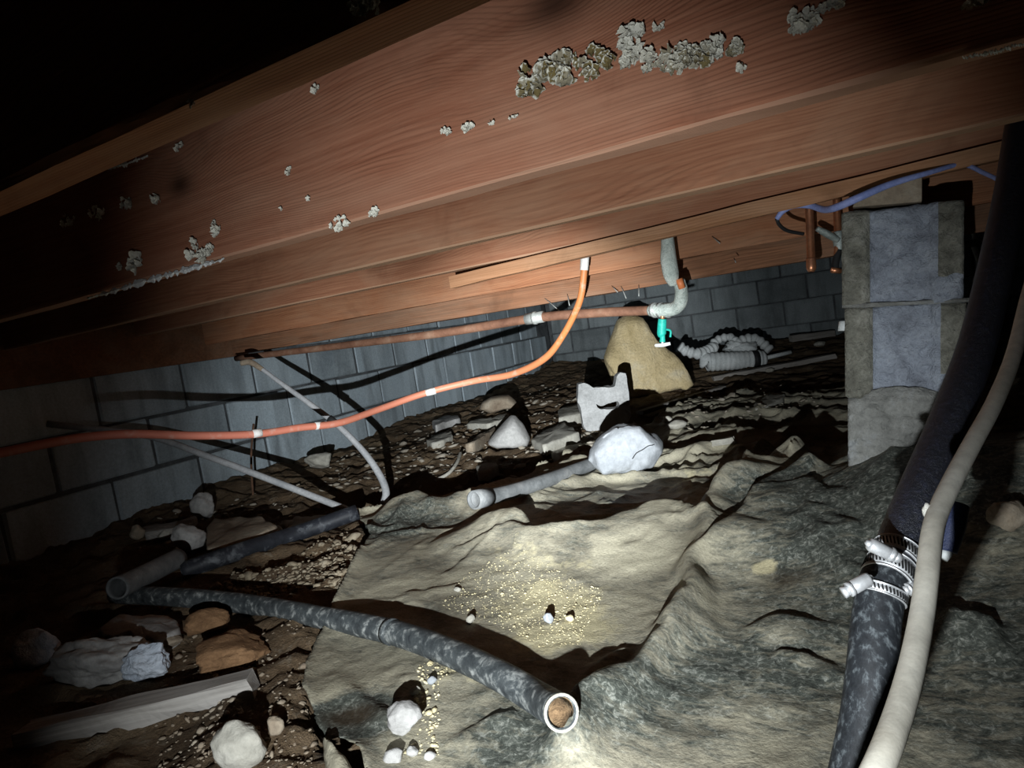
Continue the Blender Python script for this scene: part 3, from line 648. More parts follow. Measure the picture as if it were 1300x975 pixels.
for a in [
    (680, 100, 48, 34, 14, 10, .12, 'large yellow-brown fungus cluster with white frilled rims, leftmost of the big row'),
    (714, 85, 44, 34, 16, 9, .03, 'brown frilled fungus clump touching the right side of the yellow white-rimmed cluster'),
    (758, 80, 40, 38, 18, 7.5, .02, 'brown fungus clump in the middle of the row, under a hairline crack'),
    (803, 47, 32, 26, 16, 7.5, .95, 'pale grey white fungus tuft standing above the row on the near joist'),
    (800, 74, 28, 18, 10, 6.5, .85, 'whitish fungus tuft directly below the pale grey tuft'),
    (822, 78, 18, 22, 8, 6, .6, 'small cream lobes right of the whitish tuft, in a loose chain'),
    (856, 75, 44, 28, 22, 7, .35, 'cream and brown fungus cluster right of the loose chain of lobes'),
    (885, 70, 34, 24, 16, 7, .25, 'tan fungus cluster near the right end of the row'),
    (908, 63, 26, 32, 16, 7, .85, 'pale upright fungus tuft before the last clump of the row'),
    (935, 62, 26, 14, 9, 7, .3, 'last tan fungus clump at the right end of the row'),
    (1018, 26, 40, 22, 14, 7.5, .75, 'dim greyish fungus clump at the upper right edge of the torchlight'),
    (1048, 9, 44, 10, 10, 5.5, .8, 'dim fungus strip along the top edge right of the upper clump'),
    (1236, 3, 30, 12, 8, 7, .8, 'dim fungus tuft cut by the top edge at the far right'),
    (838, 34, 12, 10, 4, 5, .95, 'tiny pale fungus spot above the chain of lobes'),
    (940, 86, 12, 6, 3, 5, .7, 'tiny dull fungus spot under the last clump of the row'),
    (254, 316, 30, 26, 16, 6.5, 1.0, 'bright white fungus cluster at the lower edge of the joist, left side'),
    (172, 335, 14, 18, 8, 7, 1.0, 'round white fungus spot in the dark at left, beside the mould streak'),
    (155, 337, 7, 12, 3, 4, 1.0, 'narrow white fungus fleck just left of the round white spot'),
    (274, 288, 8, 16, 6, 5, 1.0, 'white smear of fungus above the bright lower cluster'),
    (432, 283, 26, 14, 16, 3.6, 1.0, 'scattered small white fungus flecks on the joist edge left of centre'),
    (475, 270, 12, 8, 7, 4, 1.0, 'small white fungus fleck right of the scattered flecks on the joist edge'),
    (594, 161, 10, 9, 8, 5, 1.0, 'bright white fungus dot in the middle of the joist face'),
    (566, 167, 14, 5, 6, 3.6, 1.0, 'pair of small white dots left of the bright dot on the joist face'),
    (628, 154, 12, 4, 4, 2.8, 1.0, 'tiny white dots right of the bright dot on the joist face'),
    (655, 148, 16, 3, 5, 2.4, .9, 'faint trailing white specks at the end of the row of dots'),
    (357, 267, 4, 4, 2, 3.6, 1.0, 'single white dot below the knot at left'),
    (392, 251, 3, 3, 2, 3, 1.0, 'single white dot right of the one below the knot'),
    (366, 218, 8, 6, 3, 3, .9, 'small pale scrape beside the knot at left'),
    (200, 250, 10, 14, 5, 5, .9, 'grey fungus spot in the dark left part of the joist face'),
    (228, 188, 10, 9, 4, 4, .9, 'grey fungus spot high in the dark left part of the joist'),
    (160, 256, 22, 12, 6, 4.5, .85, 'pair of dim fungus spots left of the grey spot in the dark'),
    (125, 270, 24, 14, 10, 4, .85, 'scattered dim fungus specks in the dark left of the pair of spots'),
    (88, 278, 28, 16, 10, 3.5, .8, 'farthest left scatter of dim fungus specks'),
]: fungus(*a)
fungus(463, 6, 44, 18, 14, 7, 1.0, 'pale fungus clump in the dark at the top edge, left of centre', c=.297)
fungus(242, 133, 10, 5, 4, 4, 1.0, 'small white fleck on the dark nearest joist', c=.297)
fungus(402, 113, 12, 6, 4, 4.5, 1.0, 'white fleck under the knotty upper edge of the joist')
def streak(pts, label, hpx, seed, c=.7155):
    g = random.Random(seed); base = onv(*pts[0], c); V = []; Fc = []
    C = catmull([onv(*p, c) for p in pts], 40); n = len(C)
    for i, p in enumerate(C):
        d = (p - CAM) @ VIEW; hh = hpx * d / F * abs(float(vnoise(i * .35, seed, 0, 5))) * (.3 + .7 * math.sin(math.pi * min(1, i / n * 1.02))) + .0003
        for k, (o, dz) in enumerate(((0, -hh), (-.003, 0), (0, hh), (.002, 0))): V.append(p - base + JP * o + np.array([0, 0, dz + .0015 * float(vnoise(i * .7, 9, seed, 6))]))
    for i in range(n - 1):
        for k in range(4): k2 = (k + 1) % 4; Fc.append((i * 4 + k, i * 4 + k2, (i + 1) * 4 + k2, (i + 1) * 4 + k))
    o = link('mould_streak', mesh('mould_streak', V, Fc, 'spider', False), None, base); tag(o, label, 'mould')
streak([(112, 379), (165, 363), (220, 347), (284, 329)], 'ragged white mould streak along the lower edge of the joist at left', 6, 3)
streak([(138, 214), (160, 208), (188, 198)], 'dim white mould streak high on the joist face at left', 5, 8)
streak([(1222, 74), (1260, 66), (1300, 56)], 'dim pale streak on the joist edge at the far right', 4, 12)

# ------------------------------------------------------------------ block pier
PD = 1.35
up = R @ np.array([-.05, -.995, -.087]); up /= np.linalg.norm(up)
pw = ray(1120, 410); pw -= up * (pw @ up); pw /= np.linalg.norm(pw); pu = np.cross(pw, up)
S = PD / F * 1.01
pbase = at(1149, 585, PD); S0 = PD / F
pier = bpy.data.objects.new('block_pier', None); COL.objects.link(pier)
pier.matrix_world = Matrix(((pu[0], pw[0], up[0], pbase[0]), (pu[1], pw[1], up[1], pbase[1]), (pu[2], pw[2], up[2], pbase[2]), (0, 0, 0, 1)))
if pu @ (R @ np.array([1, 0, 0])) < 0: raise ValueError('pier axes')
tag(pier, 'stacked grey concrete block pier with mortar smeared foot under the joists', 'pier')
def pier_block(name, x0, x1, za, zb, mats, seed, rough=.0065, recess=.012, lump=0.0):
    W = x1 - x0; D = .36; nu, nv = 46, 34; V = []; us = np.linspace(0, 1, nu)
    per = [(u * W, -1) for u in us]                                   # front, left to right
    side = np.linspace(0, 1, 9)[1:]
    per += [(W, q) for q in side] + [(W * (1 - q), 2) for q in side] + [(0, 1 - q) for q in side[:-1]]
    for iv in range(nv + 1):
        v = iv / nv; z = za + (zb - za) * v
        for (a, k) in per:
            if k == -1: q = 0; dp = recess * min(1, max(0, (a / W - .21) / .05)) * min(1, max(0, (.77 - a / W) / .05)) if recess else 0
            elif k == 2: q = 1; dp = 0
            else: q = k; dp = 0
            p = np.array([x0 + a, q * D, z]); nz = float(fbm(p[0] * 60 + seed, p[1] * 60, p[2] * 60, seed, 3)) * rough + lump * float(fbm(p[0] * 14, p[1] * 14, p[2] * 14, seed + 5, 3))
            e = min(v, 1 - v) * (zb - za); rd = .006 * max(0, 1 - e / .007) ** 2
            ex = min(a, W - a) if k == -1 else 1; rc = .005 * max(0, 1 - ex / .007) ** 2
            V.append(p + np.array([(nz * .6 if k != -1 else 0) + (rd if a < W * .02 and k != -1 else (-rd if a > W * .98 and k != -1 else 0)), (dp + nz + rd + rc) if k == -1 else 0, nz * .5]))
    m = len(per); Fc = []; mi = []
    for iv in range(nv):
        for j in range(m):
            j2 = (j + 1) % m; Fc.append((iv * m + j, iv * m + j2, (iv + 1) * m + j2, (iv + 1) * m + j))
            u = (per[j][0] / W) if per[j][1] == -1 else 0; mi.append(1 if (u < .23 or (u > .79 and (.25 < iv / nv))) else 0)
    Fc.append(tuple(range(m))[::-1]); Fc.append(tuple(nv * m + j for j in range(m))); mi += [0, 0]
    me = mesh(name, V, Fc, None); me.materials.append(M[mats[0]]); me.materials.append(M[mats[1]]); me.polygons.foreach_set('material_index', mi)
    return link(name, me, pier)
def pz(py): return (585 - py) * S
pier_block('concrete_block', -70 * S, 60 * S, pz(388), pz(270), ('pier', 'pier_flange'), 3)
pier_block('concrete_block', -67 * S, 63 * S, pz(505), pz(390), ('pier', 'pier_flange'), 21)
pier_block('footing_block', -64 * S, 60 * S, pz(625), pz(506), ('footing', 'footing'), 40, rough=.006, recess=0, lump=.005)
lump_v, lump_f = rock_verts(5, 4, 7, .10)
link('mortar_smear', fast_mesh('mortar_smear', lump_v * np.array([.075, .016, .03]) + np.array([-.004, .003, pz(512)]), lump_f, 'footing'), pier)
tube('mortar_joint', [(-70 * S, .006, pz(388)), (0, .006, pz(388)), (67 * S, .006, pz(388))], .0045, 'footing', pier, wob=.5) .location = (0, 0, 0)
for ch in pier.children:
    if ch.name.startswith('mortar_joint'):
        for v in ch.data.vertices: v.co += Vector(pier.location)
# wedge on top
capo = link('wood_wedge', bevelled(mesh('wood_wedge', np.array([(-58 * S, .02, pz(263)), (18 * S, .02, pz(266)), (18 * S, .14, pz(266)), (-58 * S, .14, pz(263)), (-50 * S, .02, pz(243)), (18 * S, .02, pz(229)), (18 * S, .14, pz(229)), (-50 * S, .14, pz(243))]), [(0, 1, 2, 3), (4, 7, 6, 5), (0, 4, 5, 1), (1, 5, 6, 2), (2, 6, 7, 3), (3, 7, 4, 0)], 'stone_brown', False), .003))
capo.matrix_world = pier.matrix_world.copy(); tag(capo, 'brown shim piece wedged between the block pier and the joist', 'shim')

# ------------------------------------------------------------------ pipes, hoses and cables
def thing_tube(name, pts, r, mat, label, cat, **kw):
    """a thing whose main part is one swept tube; returns the Empty"""
    P = np.array([at(*p) for p in pts]); root = empty(name, P[0], label, cat); tube(kw.pop('part', 'tube'), P, r, mat, root, **kw); return root, P
hose, HP = thing_tube('orange_hose', [(742, 326, 1.84), (741, 350, 1.85), (735, 385, 1.88), (714, 427, 1.95), (690, 456, 2.02), (650, 475, 2.12), (600, 484, 2.2), (540, 499, 2.2), (480, 520, 2.12), (430, 537, 2.02), (380, 543, 1.95), (325, 551, 1.86), (250, 553, 1.74), (170, 551, 1.63), (110, 555, 1.56), (60, 563, 1.5), (0, 575, 1.44), (-60, 585, 1.4)],
    [.0095] * 4 + [.0108] * 14, 'orange', 'long orange hose hanging from the joists and sagging across to the left', 'hose', part='hose', nseg=16, sub=10)
tube('end_fitting', [at(742.5, 322, 1.838), at(742.3, 331, 1.842), at(741.5, 343, 1.846)], [.0125, .0122, .0115], 'hose_tape', hose)
for (a, b, r_) in [((553, 496, 2.2), (541, 499, 2.199), .0114), ((332, 549, 1.867), (321, 551, 1.853), .0116), ((412, 539.5, 2.0), (400, 541, 1.975), .0112)]:
    tube('tape_band', [at(*a), at(*b)], r_, 'hose_tape', hose, spline=False)
cab, _ = thing_tube('grey_cable', [(312, 459, 2.42), (330, 467, 2.42), (352, 483, 2.42), (395, 514, 2.4), (430, 541, 2.38), (462, 574, 2.36), (482, 603, 2.34), (490, 624, 2.32), (487, 640, 2.3)], [.006, .007, .008, .010, .0105, .0115, .0125, .013, .013], 'grey_cable', 'grey hose curving down from the beam to the floor in front of the left wall', 'hose', part='hose')
tube('end_fitting', [at(306, 461, 2.42), at(318, 460, 2.42), at(333, 469, 2.418)], [.010, .011, .009], 'stone_brown', cab)
tube('clip', [at(418, 531, 2.385), at(427, 538, 2.38)], .0135, 'black_rubber', cab, spline=False)
thing_tube('grey_conduit', [(60, 538, 2.3), (185, 553, 2.38), (260, 578, 2.36), (330, 604, 2.33), (400, 631, 2.28), (440, 647, 2.24), (456, 655, 2.22)], .0115, 'grey_cable', 'thin grey pipe slanting from the left wall down to the soil', 'pipe', part='pipe')
thing_tube('rusty_rod', [(322, 538, 2.75), (319, 575, 2.75), (320, 612, 2.72), (323, 640, 2.7), (328, 655, 2.68)], .0045, 'rust', 'thin dark rusty rod standing before the left block wall', 'rod', part='rod', nseg=8)
# drain pipe under the low beam
DP = np.array([onv(300, 455, 1.9), onv(440, 438, 1.9), onv(560, 423, 1.9), onv(678, 404, 1.9), onv(760, 397, 1.89), onv(828, 394, 1.87)])
drain = empty('drain_pipe', DP[0], 'rusty brown drain pipe running level under the low beam, with a valve branch', 'pipe')
tube('pipe', DP, [.0125, .0135, .0145, .0145, .014, .0135], 'drain', drain, nseg=18)
tube('coupling', [onv(668, 405.5, 1.9), onv(690, 402, 1.9)], .018, 'steel_ring', drain, spline=False, nseg=18)
tube('coupling_ring', [onv(677, 404, 1.9), onv(681, 403.5, 1.9)], .0205, 'steel_ring', drain, spline=False, nseg=18)
el = [onv(826, 394, 1.87), onv(845, 393.5, 1.85), onv(857, 391, 1.84), onv(864, 383, 1.82), onv(865, 368, 1.79), onv(862, 358, 1.77)]
tube('elbow', el, [.0175, .0185, .0185, .018, .017, .016], 'wrap', drain, nseg=18)
for q in (830, 838, 846): tube('coupling_ring', [onv(q, 394, 1.862), onv(q + 3, 393.7, 1.858)], .0215, 'steel_ring', drain, spline=False, nseg=18)
tube('pipe_wrap', [onv(846, 295, 1.74), onv(848, 312, 1.74), onv(849, 330, 1.74), onv(852, 348, 1.75), onv(855, 361, 1.76)], [.0165, .0175, .0205, .0215, .013], 'wrap', drain, nseg=18, wob=.12)
tube('red_sleeve', [onv(862, 354, 1.75), onv(866, 366, 1.755)], .009, 'orange_plain', drain, spline=False)
tube('branch', [onv(841, 396, 1.85), onv(841, 408, 1.85)], .006, 'copper', drain, spline=False)
tube('valve_body', [onv(841, 405, 1.85), onv(840.5, 412, 1.85), onv(840, 424, 1.85), onv(841, 428, 1.85), onv(841, 434, 1.85)], [.0115, .0125, .0125, .0075, .0085], 'teal', drain, nseg=16)
tube('valve_stem', [onv(841, 432, 1.85), onv(841, 438, 1.85)], .003, 'white_plastic', drain, spline=False)
tube('valve_handle', [onv(832, 438.5, 1.85), onv(841, 438, 1.845), onv(851, 436, 1.85)], [.0045, .0055, .0045], 'white_plastic', drain)
tube('valve_ear', [onv(844, 418, 1.85), onv(851, 420, 1.86), onv(851, 428, 1.86)], .003, 'teal', drain)
# blue cable and copper pipes by the pier
thing_tube('blue_cable', [(1275, 232, 1.2), (1250, 220, 1.24), (1221, 209, 1.28), (1180, 219, 1.27), (1130, 234, 1.28), (1090, 251, 1.29), (1062, 263, 1.33), (1046, 266, 1.38), (1028, 261, 1.42), (1008, 261, 1.43), (994, 268, 1.44), (986, 278, 1.45)], [.004, .004, .0045, .005, .0065, .0075, .0075, .007, .0065, .0065, .006, .005], 'blue_cable', 'blue sheathed cable looped along the joist above the block pier', 'cable', part='sheath')
thing_tube('black_wire', [(986, 278, 1.452), (990, 286, 1.46), (1000, 293, 1.47), (1020, 297, 1.48)], .004, 'black_rubber', 'short black wire tail below the end of the blue cable', 'cable', part='wire', nseg=8)
cp, _ = thing_tube('copper_pipe', [(1027, 256, 1.56), (1028, 280, 1.56), (1029, 310, 1.555), (1030, 335, 1.55), (1030, 343, 1.55)], [.009, .009, .009, .0095, .0095], 'copper', 'capped copper pipe hanging left of the pier', 'pipe', part='pipe', nseg=16)
tube('cap', [at(1029.5, 328, 1.551), at(1030, 340, 1.55), at(1030, 345, 1.55)], [.0105, .0108, .007], 'copper', cp, nseg=16)
cp2, _ = thing_tube('copper_pipe', [(1062, 252, 1.58), (1063, 275, 1.58), (1064, 300, 1.575), (1062, 322, 1.57), (1060, 338, 1.57)], [.0085, .0085, .0085, .006, .006], 'copper', 'second copper pipe with a greenish valve tight against the pier', 'pipe', part='pipe', nseg=16)
tube('valve_body', [at(1064, 294, 1.573), at(1065, 304, 1.573), at(1065, 318, 1.573)], [.011, .0135, .010], 'verdigris', cp2)
tube('valve_handle', [at(1037, 290, 1.555), at(1050, 297, 1.56), at(1064, 305, 1.565)], [.006, .0085, .007], 'verdigris', cp2)
tube('hose_bib', [at(1065, 318, 1.57), at(1061, 332, 1.568), at(1060, 342, 1.566)], .008, 'black_rubber', cp2)
tube('outlet_ring', [at(1056, 343, 1.56), at(1067, 344, 1.562)], .0065, 'copper', cp2, spline=False, inner=.0015)
thing_tube('pipe_stub', [(1071, 420, 1.5), (1071, 408, 1.5)], [.012, .010], 'white_plastic', 'small white pipe stub poking out at the left edge of the pier', 'pipe', part='stub')
bk, _ = thing_tube('back_pipe', [(1222, 311, 2.2), (1240, 308, 2.2), (1262, 303, 2.2)], .012, 'grey_pvc', 'dim grey pipe tee in the dark right of the pier', 'pipe', part='pipe')
tube('riser', [at(1240, 308, 2.2), at(1240, 308, 2.2) + np.array([0, 0, .35])], .012, 'grey_pvc', bk, spline=False)
tube('drop', [at(1238, 312, 2.19), at(1245, 335, 2.19), at(1240, 358, 2.19)], .012, 'grey_pvc', bk)
# black discharge pipe, clamps and hose at right
bp, BP = thing_tube('black_pipe', [(1296, 160, 1.14), (1284, 240, 1.08), (1266, 330, 1.0), (1241, 435, .92), (1206, 533, .83), (1165, 632, .74), (1140, 695, .695), (1130, 725, .675)], [.0235, .0235, .0232, .023, .0225, .022, .0215, .021], 'black_pipe', 'glossy black plastic discharge pipe slanting down the right side', 'pipe', part='pipe', nseg=28)
bh, _ = thing_tube('rubber_hose', [(1132, 715, .682), (1120, 745, .668), (1112, 790, .655), (1107, 850, .64), (1099, 915, .63), (1086, 980, .622), (1070, 1050, .615), (1050, 1120, .61)], [.0212, .0222, .0222, .0225, .0225, .0225, .0225, .0225], 'rubber', 'scuffed black rubber hose clamped to the lower end of the black pipe', 'hose', part='hose', nseg=28)
fit = bh
def clamp(center, ax_a, ax_b, r, width, screw_a, screw_b, label, rs=.0068):
    c = at(*center); ax = at(*ax_b) - at(*ax_a); ax /= np.linalg.norm(ax); root = empty('hose_clamp', c, label, 'clamp', 'steel hose clamps')
    tube('band', [c - ax * width / 2, c + ax * width / 2], r, 'steel', root, nseg=40, spline=False, inner=.0018)
    for e in (-1, 1): tube('band_edge', [c + ax * (e * width / 2 - .0006), c + ax * (e * width / 2 + .0006)], r + .0007, 'steel', root, nseg=40, spline=False, inner=.0025)
    u = np.cross(ax, [0, 0, 1.0]); u /= np.linalg.norm(u); v = np.cross(ax, u); VV = []; FF = []
    for k in range(44):
        a = k / 44 * 2 * math.pi; rad = u * math.cos(a) + v * math.sin(a); tn = -u * math.sin(a) + v * math.cos(a)
        A, B = box_geo((0, 0, 0), (.0014, .0012, width * .62)); sh = ax * .18 + 0
        Aw = np.array([p[0] * (tn * .94 + ax * .34) + p[1] * rad + p[2] * (ax * .94 - tn * .34) for p in A]) + rad * (r + .0002)
        FF += [tuple(i + len(VV) * 1 for i in f) for f in B]; VV += list(Aw)
    s = link('slots', mesh('slots', VV, FF, 'slot', False), root); s['kind'] = 'stuff'
    a, b = at(*screw_a), at(*screw_b); t = (b - a)
    tube('screw_housing', [a, a + t * .08, a + t * .62, a + t * .66], [rs * .8, rs, rs, rs * .85], 'steel', root, nseg=14, spline=False)
    tube('screw_collar', [a + t * .66, a + t * .80], rs * 1.05, 'steel', root, nseg=14, spline=False)
    tube('screw_head', [a + t * .80, b], rs * .82, 'steel', root, nseg=6, spline=False)
    tube('screw_tip', [a - t * .10, a + t * .02], [rs * .3, rs * .62], 'steel', root, nseg=10, spline=False)
    return root
clamp((1137, 707, .688), (1160, 645, .735), (1130, 725, .675), 0.0235, .016, (1103, 690, .645), (1142, 709, .642), 'steel hose clamp with the long ribbed screw, uppermost on the black pipe')
clamp((1129, 728, .676), (1152, 665, .72), (1120, 745, .668), .0240, .020, (1162, 742, .655), (1148, 750, .648), 'wide slotted steel clamp band in the middle of the joint', rs=.0055)
clamp((1117, 754, .665), (1124, 735, .672), (1112, 790, .655), .0240, .009, (1104, 734, .634), (1070, 753, .632), 'lowest steel clamp with its screw sticking out to the left, on the rubber hose', rs=.0066)
nb, _ = thing_tube('fitting', [(1215, 640, .74), (1208, 668, .735), (1202, 700, .73)], [.012, .0135, .010], 'navy_plastic', 'navy plastic fitting behind the pale tube, right of the clamps', 'fitting', part='body')
tube('tip', [at(1203, 700, .729), at(1196, 708, .728)], .006, 'white_plastic', nb, spline=False)
pt, _ = thing_tube('pale_tube', [(1325, 300, .98), (1304, 380, .88), (1287, 450, .79), (1263, 510, .72), (1236, 560, .665), (1212, 605, .62), (1193, 645, .585), (1184, 675, .56), (1178, 725, .525), (1170, 785, .49), (1157, 850, .45), (1139, 912, .415), (1116, 972, .385), (1085, 1035, .365), (1050, 1100, .36), (1015, 1190, .37), (975, 1310, .40), (940, 1440, .43)], .0083, 'pale_tube', 'pale cream tube bowed in front of the black pipe, bright at the bottom', 'tube', nseg=22, sub=10)
V, Fc = rock_verts(3, 3, 8, .2); link('chafe_mark', fast_mesh('chafe_mark', V * np.array([.004, .003, .008]) + at(1178, 651, .585) - np.array(pt.location), Fc, 'chafe'), pt)
V, Fc = rock_verts(4, 2, 8, .1); link('stain_spot', fast_mesh('stain_spot', V * .0028 + at(1206, 603, .6185) - np.array(pt.location), Fc, 'stone_brown'), pt)
# pipes lying on the ground
def ground_tube(name, pts, r, mat, label, part='pipe', cat='pipe', **kw):
    P = []
    for q in pts:
        p = surf(*q[:2]); rr = r if len(q) < 4 else q[3]; P.append(p + np.array([0, 0, (q[2] if len(q) > 2 else 0) + r * .85]))
    root = empty(name, P[0], label, cat); tube(part, P, r, mat, root, **kw); return root, P
pa_, PA = ground_tube('poly_pipe', [(150, 770, .012), (230, 772, .008), (320, 780, .004), (408, 795, .0), (500, 815, 0), (575, 843, 0), (640, 875, 0), (685, 903, 0), (716, 924, 0)], .0215, 'poly', 'long dusty black pipe lying across the left edge of the sheet, open end forward', nseg=28, sub=10, wob=.02, inner=.004)
e = PA[-1]; tdir = PA[-1] - PA[-2]; tdir /= np.linalg.norm(tdir)
tube('clay_plug', [e - tdir * .05, e - tdir * .010, e - tdir * .006], [.0178, .0178, .0150], 'plug', pa_, nseg=22, wob=.05)
tube('end_lip', [e - tdir * .004, e + tdir * .0006], .0219, 'stone_pale', pa_, nseg=28, spline=False, inner=.0032)
q = 44; 
tube('coupling_ridge', [PA[4] - (PA[5] - PA[4]) * .06, PA[4] + (PA[5] - PA[4]) * .03], .0228, 'poly', pa_, nseg=28, spline=False)
thing_tube('grey_pipe', [(148, 747, 1.56), (180, 732, 1.66), (226, 709, 1.82)], .0265, 'grey_pvc', 'short grey pipe with an open end lying across the black pipes at far left', 'pipe', part='pipe', nseg=24, inner=.004)
ground_tube('dark_pipe', [(232, 735, .0), (300, 712, .002), (380, 687, .004), (456, 662, .01)], .024, 'poly_dark', 'dark pipe lying on stony soil from the grey pipe to the corner of the sheet', nseg=24, inner=.004)
PS = [surf(*q) + np.array([0, 0, .018]) for q in [(606, 642), (650, 632), (700, 616), (745, 599), (795, 583)]]
PS[0] = CAM + (PS[0] - CAM) * .93; PS[1] = CAM + (PS[1] - CAM) * .975
sp_ = empty('sump_pipe', PS[0], 'grey pipe with a socket end half under the plastic, left of the white stone', 'pipe'); tube('pipe', PS, .021, 'grey_pvc', sp_, nseg=24, inner=.004)
d0 = PS[1] - PS[0]; d0 /= np.linalg.norm(d0)
tube('socket', [PS[0] - d0 * .01, PS[0] + d0 * .05], .0255, 'grey_pvc', sp_, nseg=24, spline=False, inner=.005)
ground_tube('pale_strip', [(553, 612, .0), (570, 604, .004), (581, 593, .012), (586, 582, .02)], .007, 'stone_pale', 'thin pale curved strip sticking out of the dark soil', part='strip', cat='strip', nseg=8)

# ------------------------------------------------------------------ stones and debris
standing('boulder', [(797, 403), (808, 402), (819, 406), (828, 417), (838, 430), (852, 444), (865, 455), (877, 470), (885, 486), (876, 491), (850, 496), (815, 503), (797, 508), (786, 492), (780, 474), (771, 452), (776, 437), (781, 424), (786, 410)], (830, 500), 'stone_tan', 'big tan sandstone boulder with a peaked top standing before the rear wall', .16, lean=.12, bulge=.16, rough=.045, n=120, rings=26, soft=0, freq=4.5)
wst, info = standing('white_stone', [(752, 586), (754, 576), (761, 566), (770, 557), (783, 549), (797, 545), (813, 545), (819, 550), (827, 559), (838, 566), (844, 575), (844, 586), (838, 595), (832, 602), (815, 601), (800, 600), (780, 602), (766, 600), (758, 595)], (798, 602), 'stone_white', 'white rounded rock with a fine crack on the wrinkled plastic', .17, bulge=.36, rough=.030, n=96, rings=22, soft=0, freq=9)
# hairline crack carved into the white stone
me = wst.data; co = np.empty(len(me.vertices) * 3, np.float32); me.vertices.foreach_get('co', co); co = co.reshape(-1, 3)
cr = np.array([info['pl'](px, py) for px, py in [(802, 582), (808, 575), (816, 571), (824, 566), (831, 565)]]); cu = np.column_stack([cr @ info['ru'], cr[:, 2]])
crack_pts = []
for p2 in catmull(cu, 8):
    uv = np.column_stack([co @ info['ru'], co[:, 2]]); dd = np.hypot(uv[:, 0] - p2[0], uv[:, 1] - p2[1]); fr = co @ info['nv']; dd = np.where(fr < np.median(fr), dd, 9)
    k = np.argsort(dd)[:4]; crack_pts.append(info['ru'] * p2[0] + np.array([0, 0, p2[1]]) + info['nv'] * (fr[k].mean() - .001))
V, Fc = tube_geo(np.array(crack_pts), .0016, nseg=6, spline=False); link('crack', mesh('crack', V, Fc, 'black_rubber'), wst)
# broken concrete block with one core hole
b = surf(766, 548); nv_ = np.array([VIEW[0], VIEW[1], 0]); nv_ /= np.linalg.norm(nv_); ru_ = np.array([nv_[1], -nv_[0], 0])
def pl_(px, py): r = ray(px, py); p = CAM + r * (((b - CAM) @ nv_) / (r @ nv_)) - b; return (p @ ru_, p[2])
bm = bmesh.new()
outer = resample([pl_(*p) for p in [(735, 489), (742, 487), (750, 489), (753, 493), (766, 492), (782, 491), (784, 478), (788, 474), (795, 474), (797, 482), (799, 505), (802, 528), (797, 536), (782, 543), (764, 551), (745, 553), (741, 540), (738, 522), (734, 510)]], 72)
hole = resample([pl_(*p) for p in [(757, 513), (764, 516), (785, 511), (787, 514), (786, 518), (772, 520), (763, 520), (759, 518)]], 30)
ov = [bm.verts.new((p[0], 0, p[1])) for p in outer]; hv = [bm.verts.new((p[0], 0, p[1])) for p in hole]
ed = [bm.edges.new((L[i], L[(i + 1) % len(L)])) for L in (ov, hv) for i in range(len(L))]
bmesh.ops.triangle_fill(bm, use_beauty=True, edges=ed)
ex = bmesh.ops.extrude_face_region(bm, geom=bm.faces[:])
for v in [g for g in ex['geom'] if isinstance(g, bmesh.types.BMVert)]: v.co.y += .07
bmesh.ops.recalc_face_normals(bm, faces=bm.faces)
bmesh.ops.subdivide_edges(bm, edges=[e for e in bm.edges if e.calc_length() > .03], cuts=1)
for v in bm.verts:
    q = float(fbm(v.co.x * 25, v.co.y * 25, v.co.z * 25, 3, 3)); v.co += Vector((q * .004, q * .007, q * .004))
for v in bm.verts: v.co = Vector(ru_ * v.co.x + nv_ * (v.co.y + .10 * v.co.z) + np.array([0, 0, v.co.z]))
me = bpy.data.meshes.new('broken_block'); bm.to_mesh(me); bm.free(); me.materials.append(M['concrete_grey'])
tag(link('broken_block', me, None, b), 'broken concrete block fragment with a slot hole and one upright prong', 'block')
S_ = slab
S_('stone_slab', [(674, 556), (690, 545), (714, 535), (729, 546), (737, 550), (716, 556), (690, 565)], .035, 'stone_pale', 'pale flat slab lying left of the broken concrete block', tilt=.05)
S_('brick_piece', [(709, 530), (709, 519), (736, 511), (738, 524)], .05, 'stone_pale', 'small squared pale block behind the broken concrete block')
S_('stone_slab', [(700, 575), (712, 566), (738, 562), (750, 565), (735, 572), (712, 580)], .025, 'stone_pale', 'thin flat stone in front of the broken concrete block', tilt=-.04)
standing('stone', [(624, 558), (636, 545), (648, 533), (655, 533), (664, 545), (673, 562), (670, 570), (650, 572), (628, 571), (618, 566)], (646, 572), 'stone_grey', 'grey pointed stone in the middle of the rubble', .16, lean=.3, bulge=.4, rough=.015)
standing('stone', [(607, 522), (612, 512), (622, 506), (634, 504), (646, 504), (654, 511), (660, 519), (640, 521), (622, 526)], (632, 526), 'stone_brown', 'arched brown stone near the foot of the left wall', .15, lean=.2, bulge=.4, rough=.012)
S_('stone_slab', [(590, 566), (604, 553), (625, 541), (630, 544), (618, 552), (600, 565)], .03, 'stone_brown', 'long thin brownish stone slab left of the grey pointed stone', tilt=.1)
S_('stone_slab', [(540, 560), (552, 552), (572, 547), (575, 553), (562, 560), (548, 563)], .035, 'stone_pale', 'flat pale piece of rubble below the left wall')
S_('stone_slab', [(604, 592), (612, 588), (630, 586), (633, 590), (622, 596), (606, 600)], .02, 'stone_pale', 'small flat pale stone on the brown soil beside the curved strip')
S_('stone_slab', [(592, 538), (600, 533), (622, 530), (645, 524), (646, 530), (620, 538)], .02, 'stone_pale', 'thin pale sliver of stone between the arched and the pointed stones')
S_('stone_slab', [(548, 535), (560, 529), (580, 526), (584, 530), (566, 535), (553, 540)], .03, 'stone_grey', 'flat grey stone against the foot of the left wall')
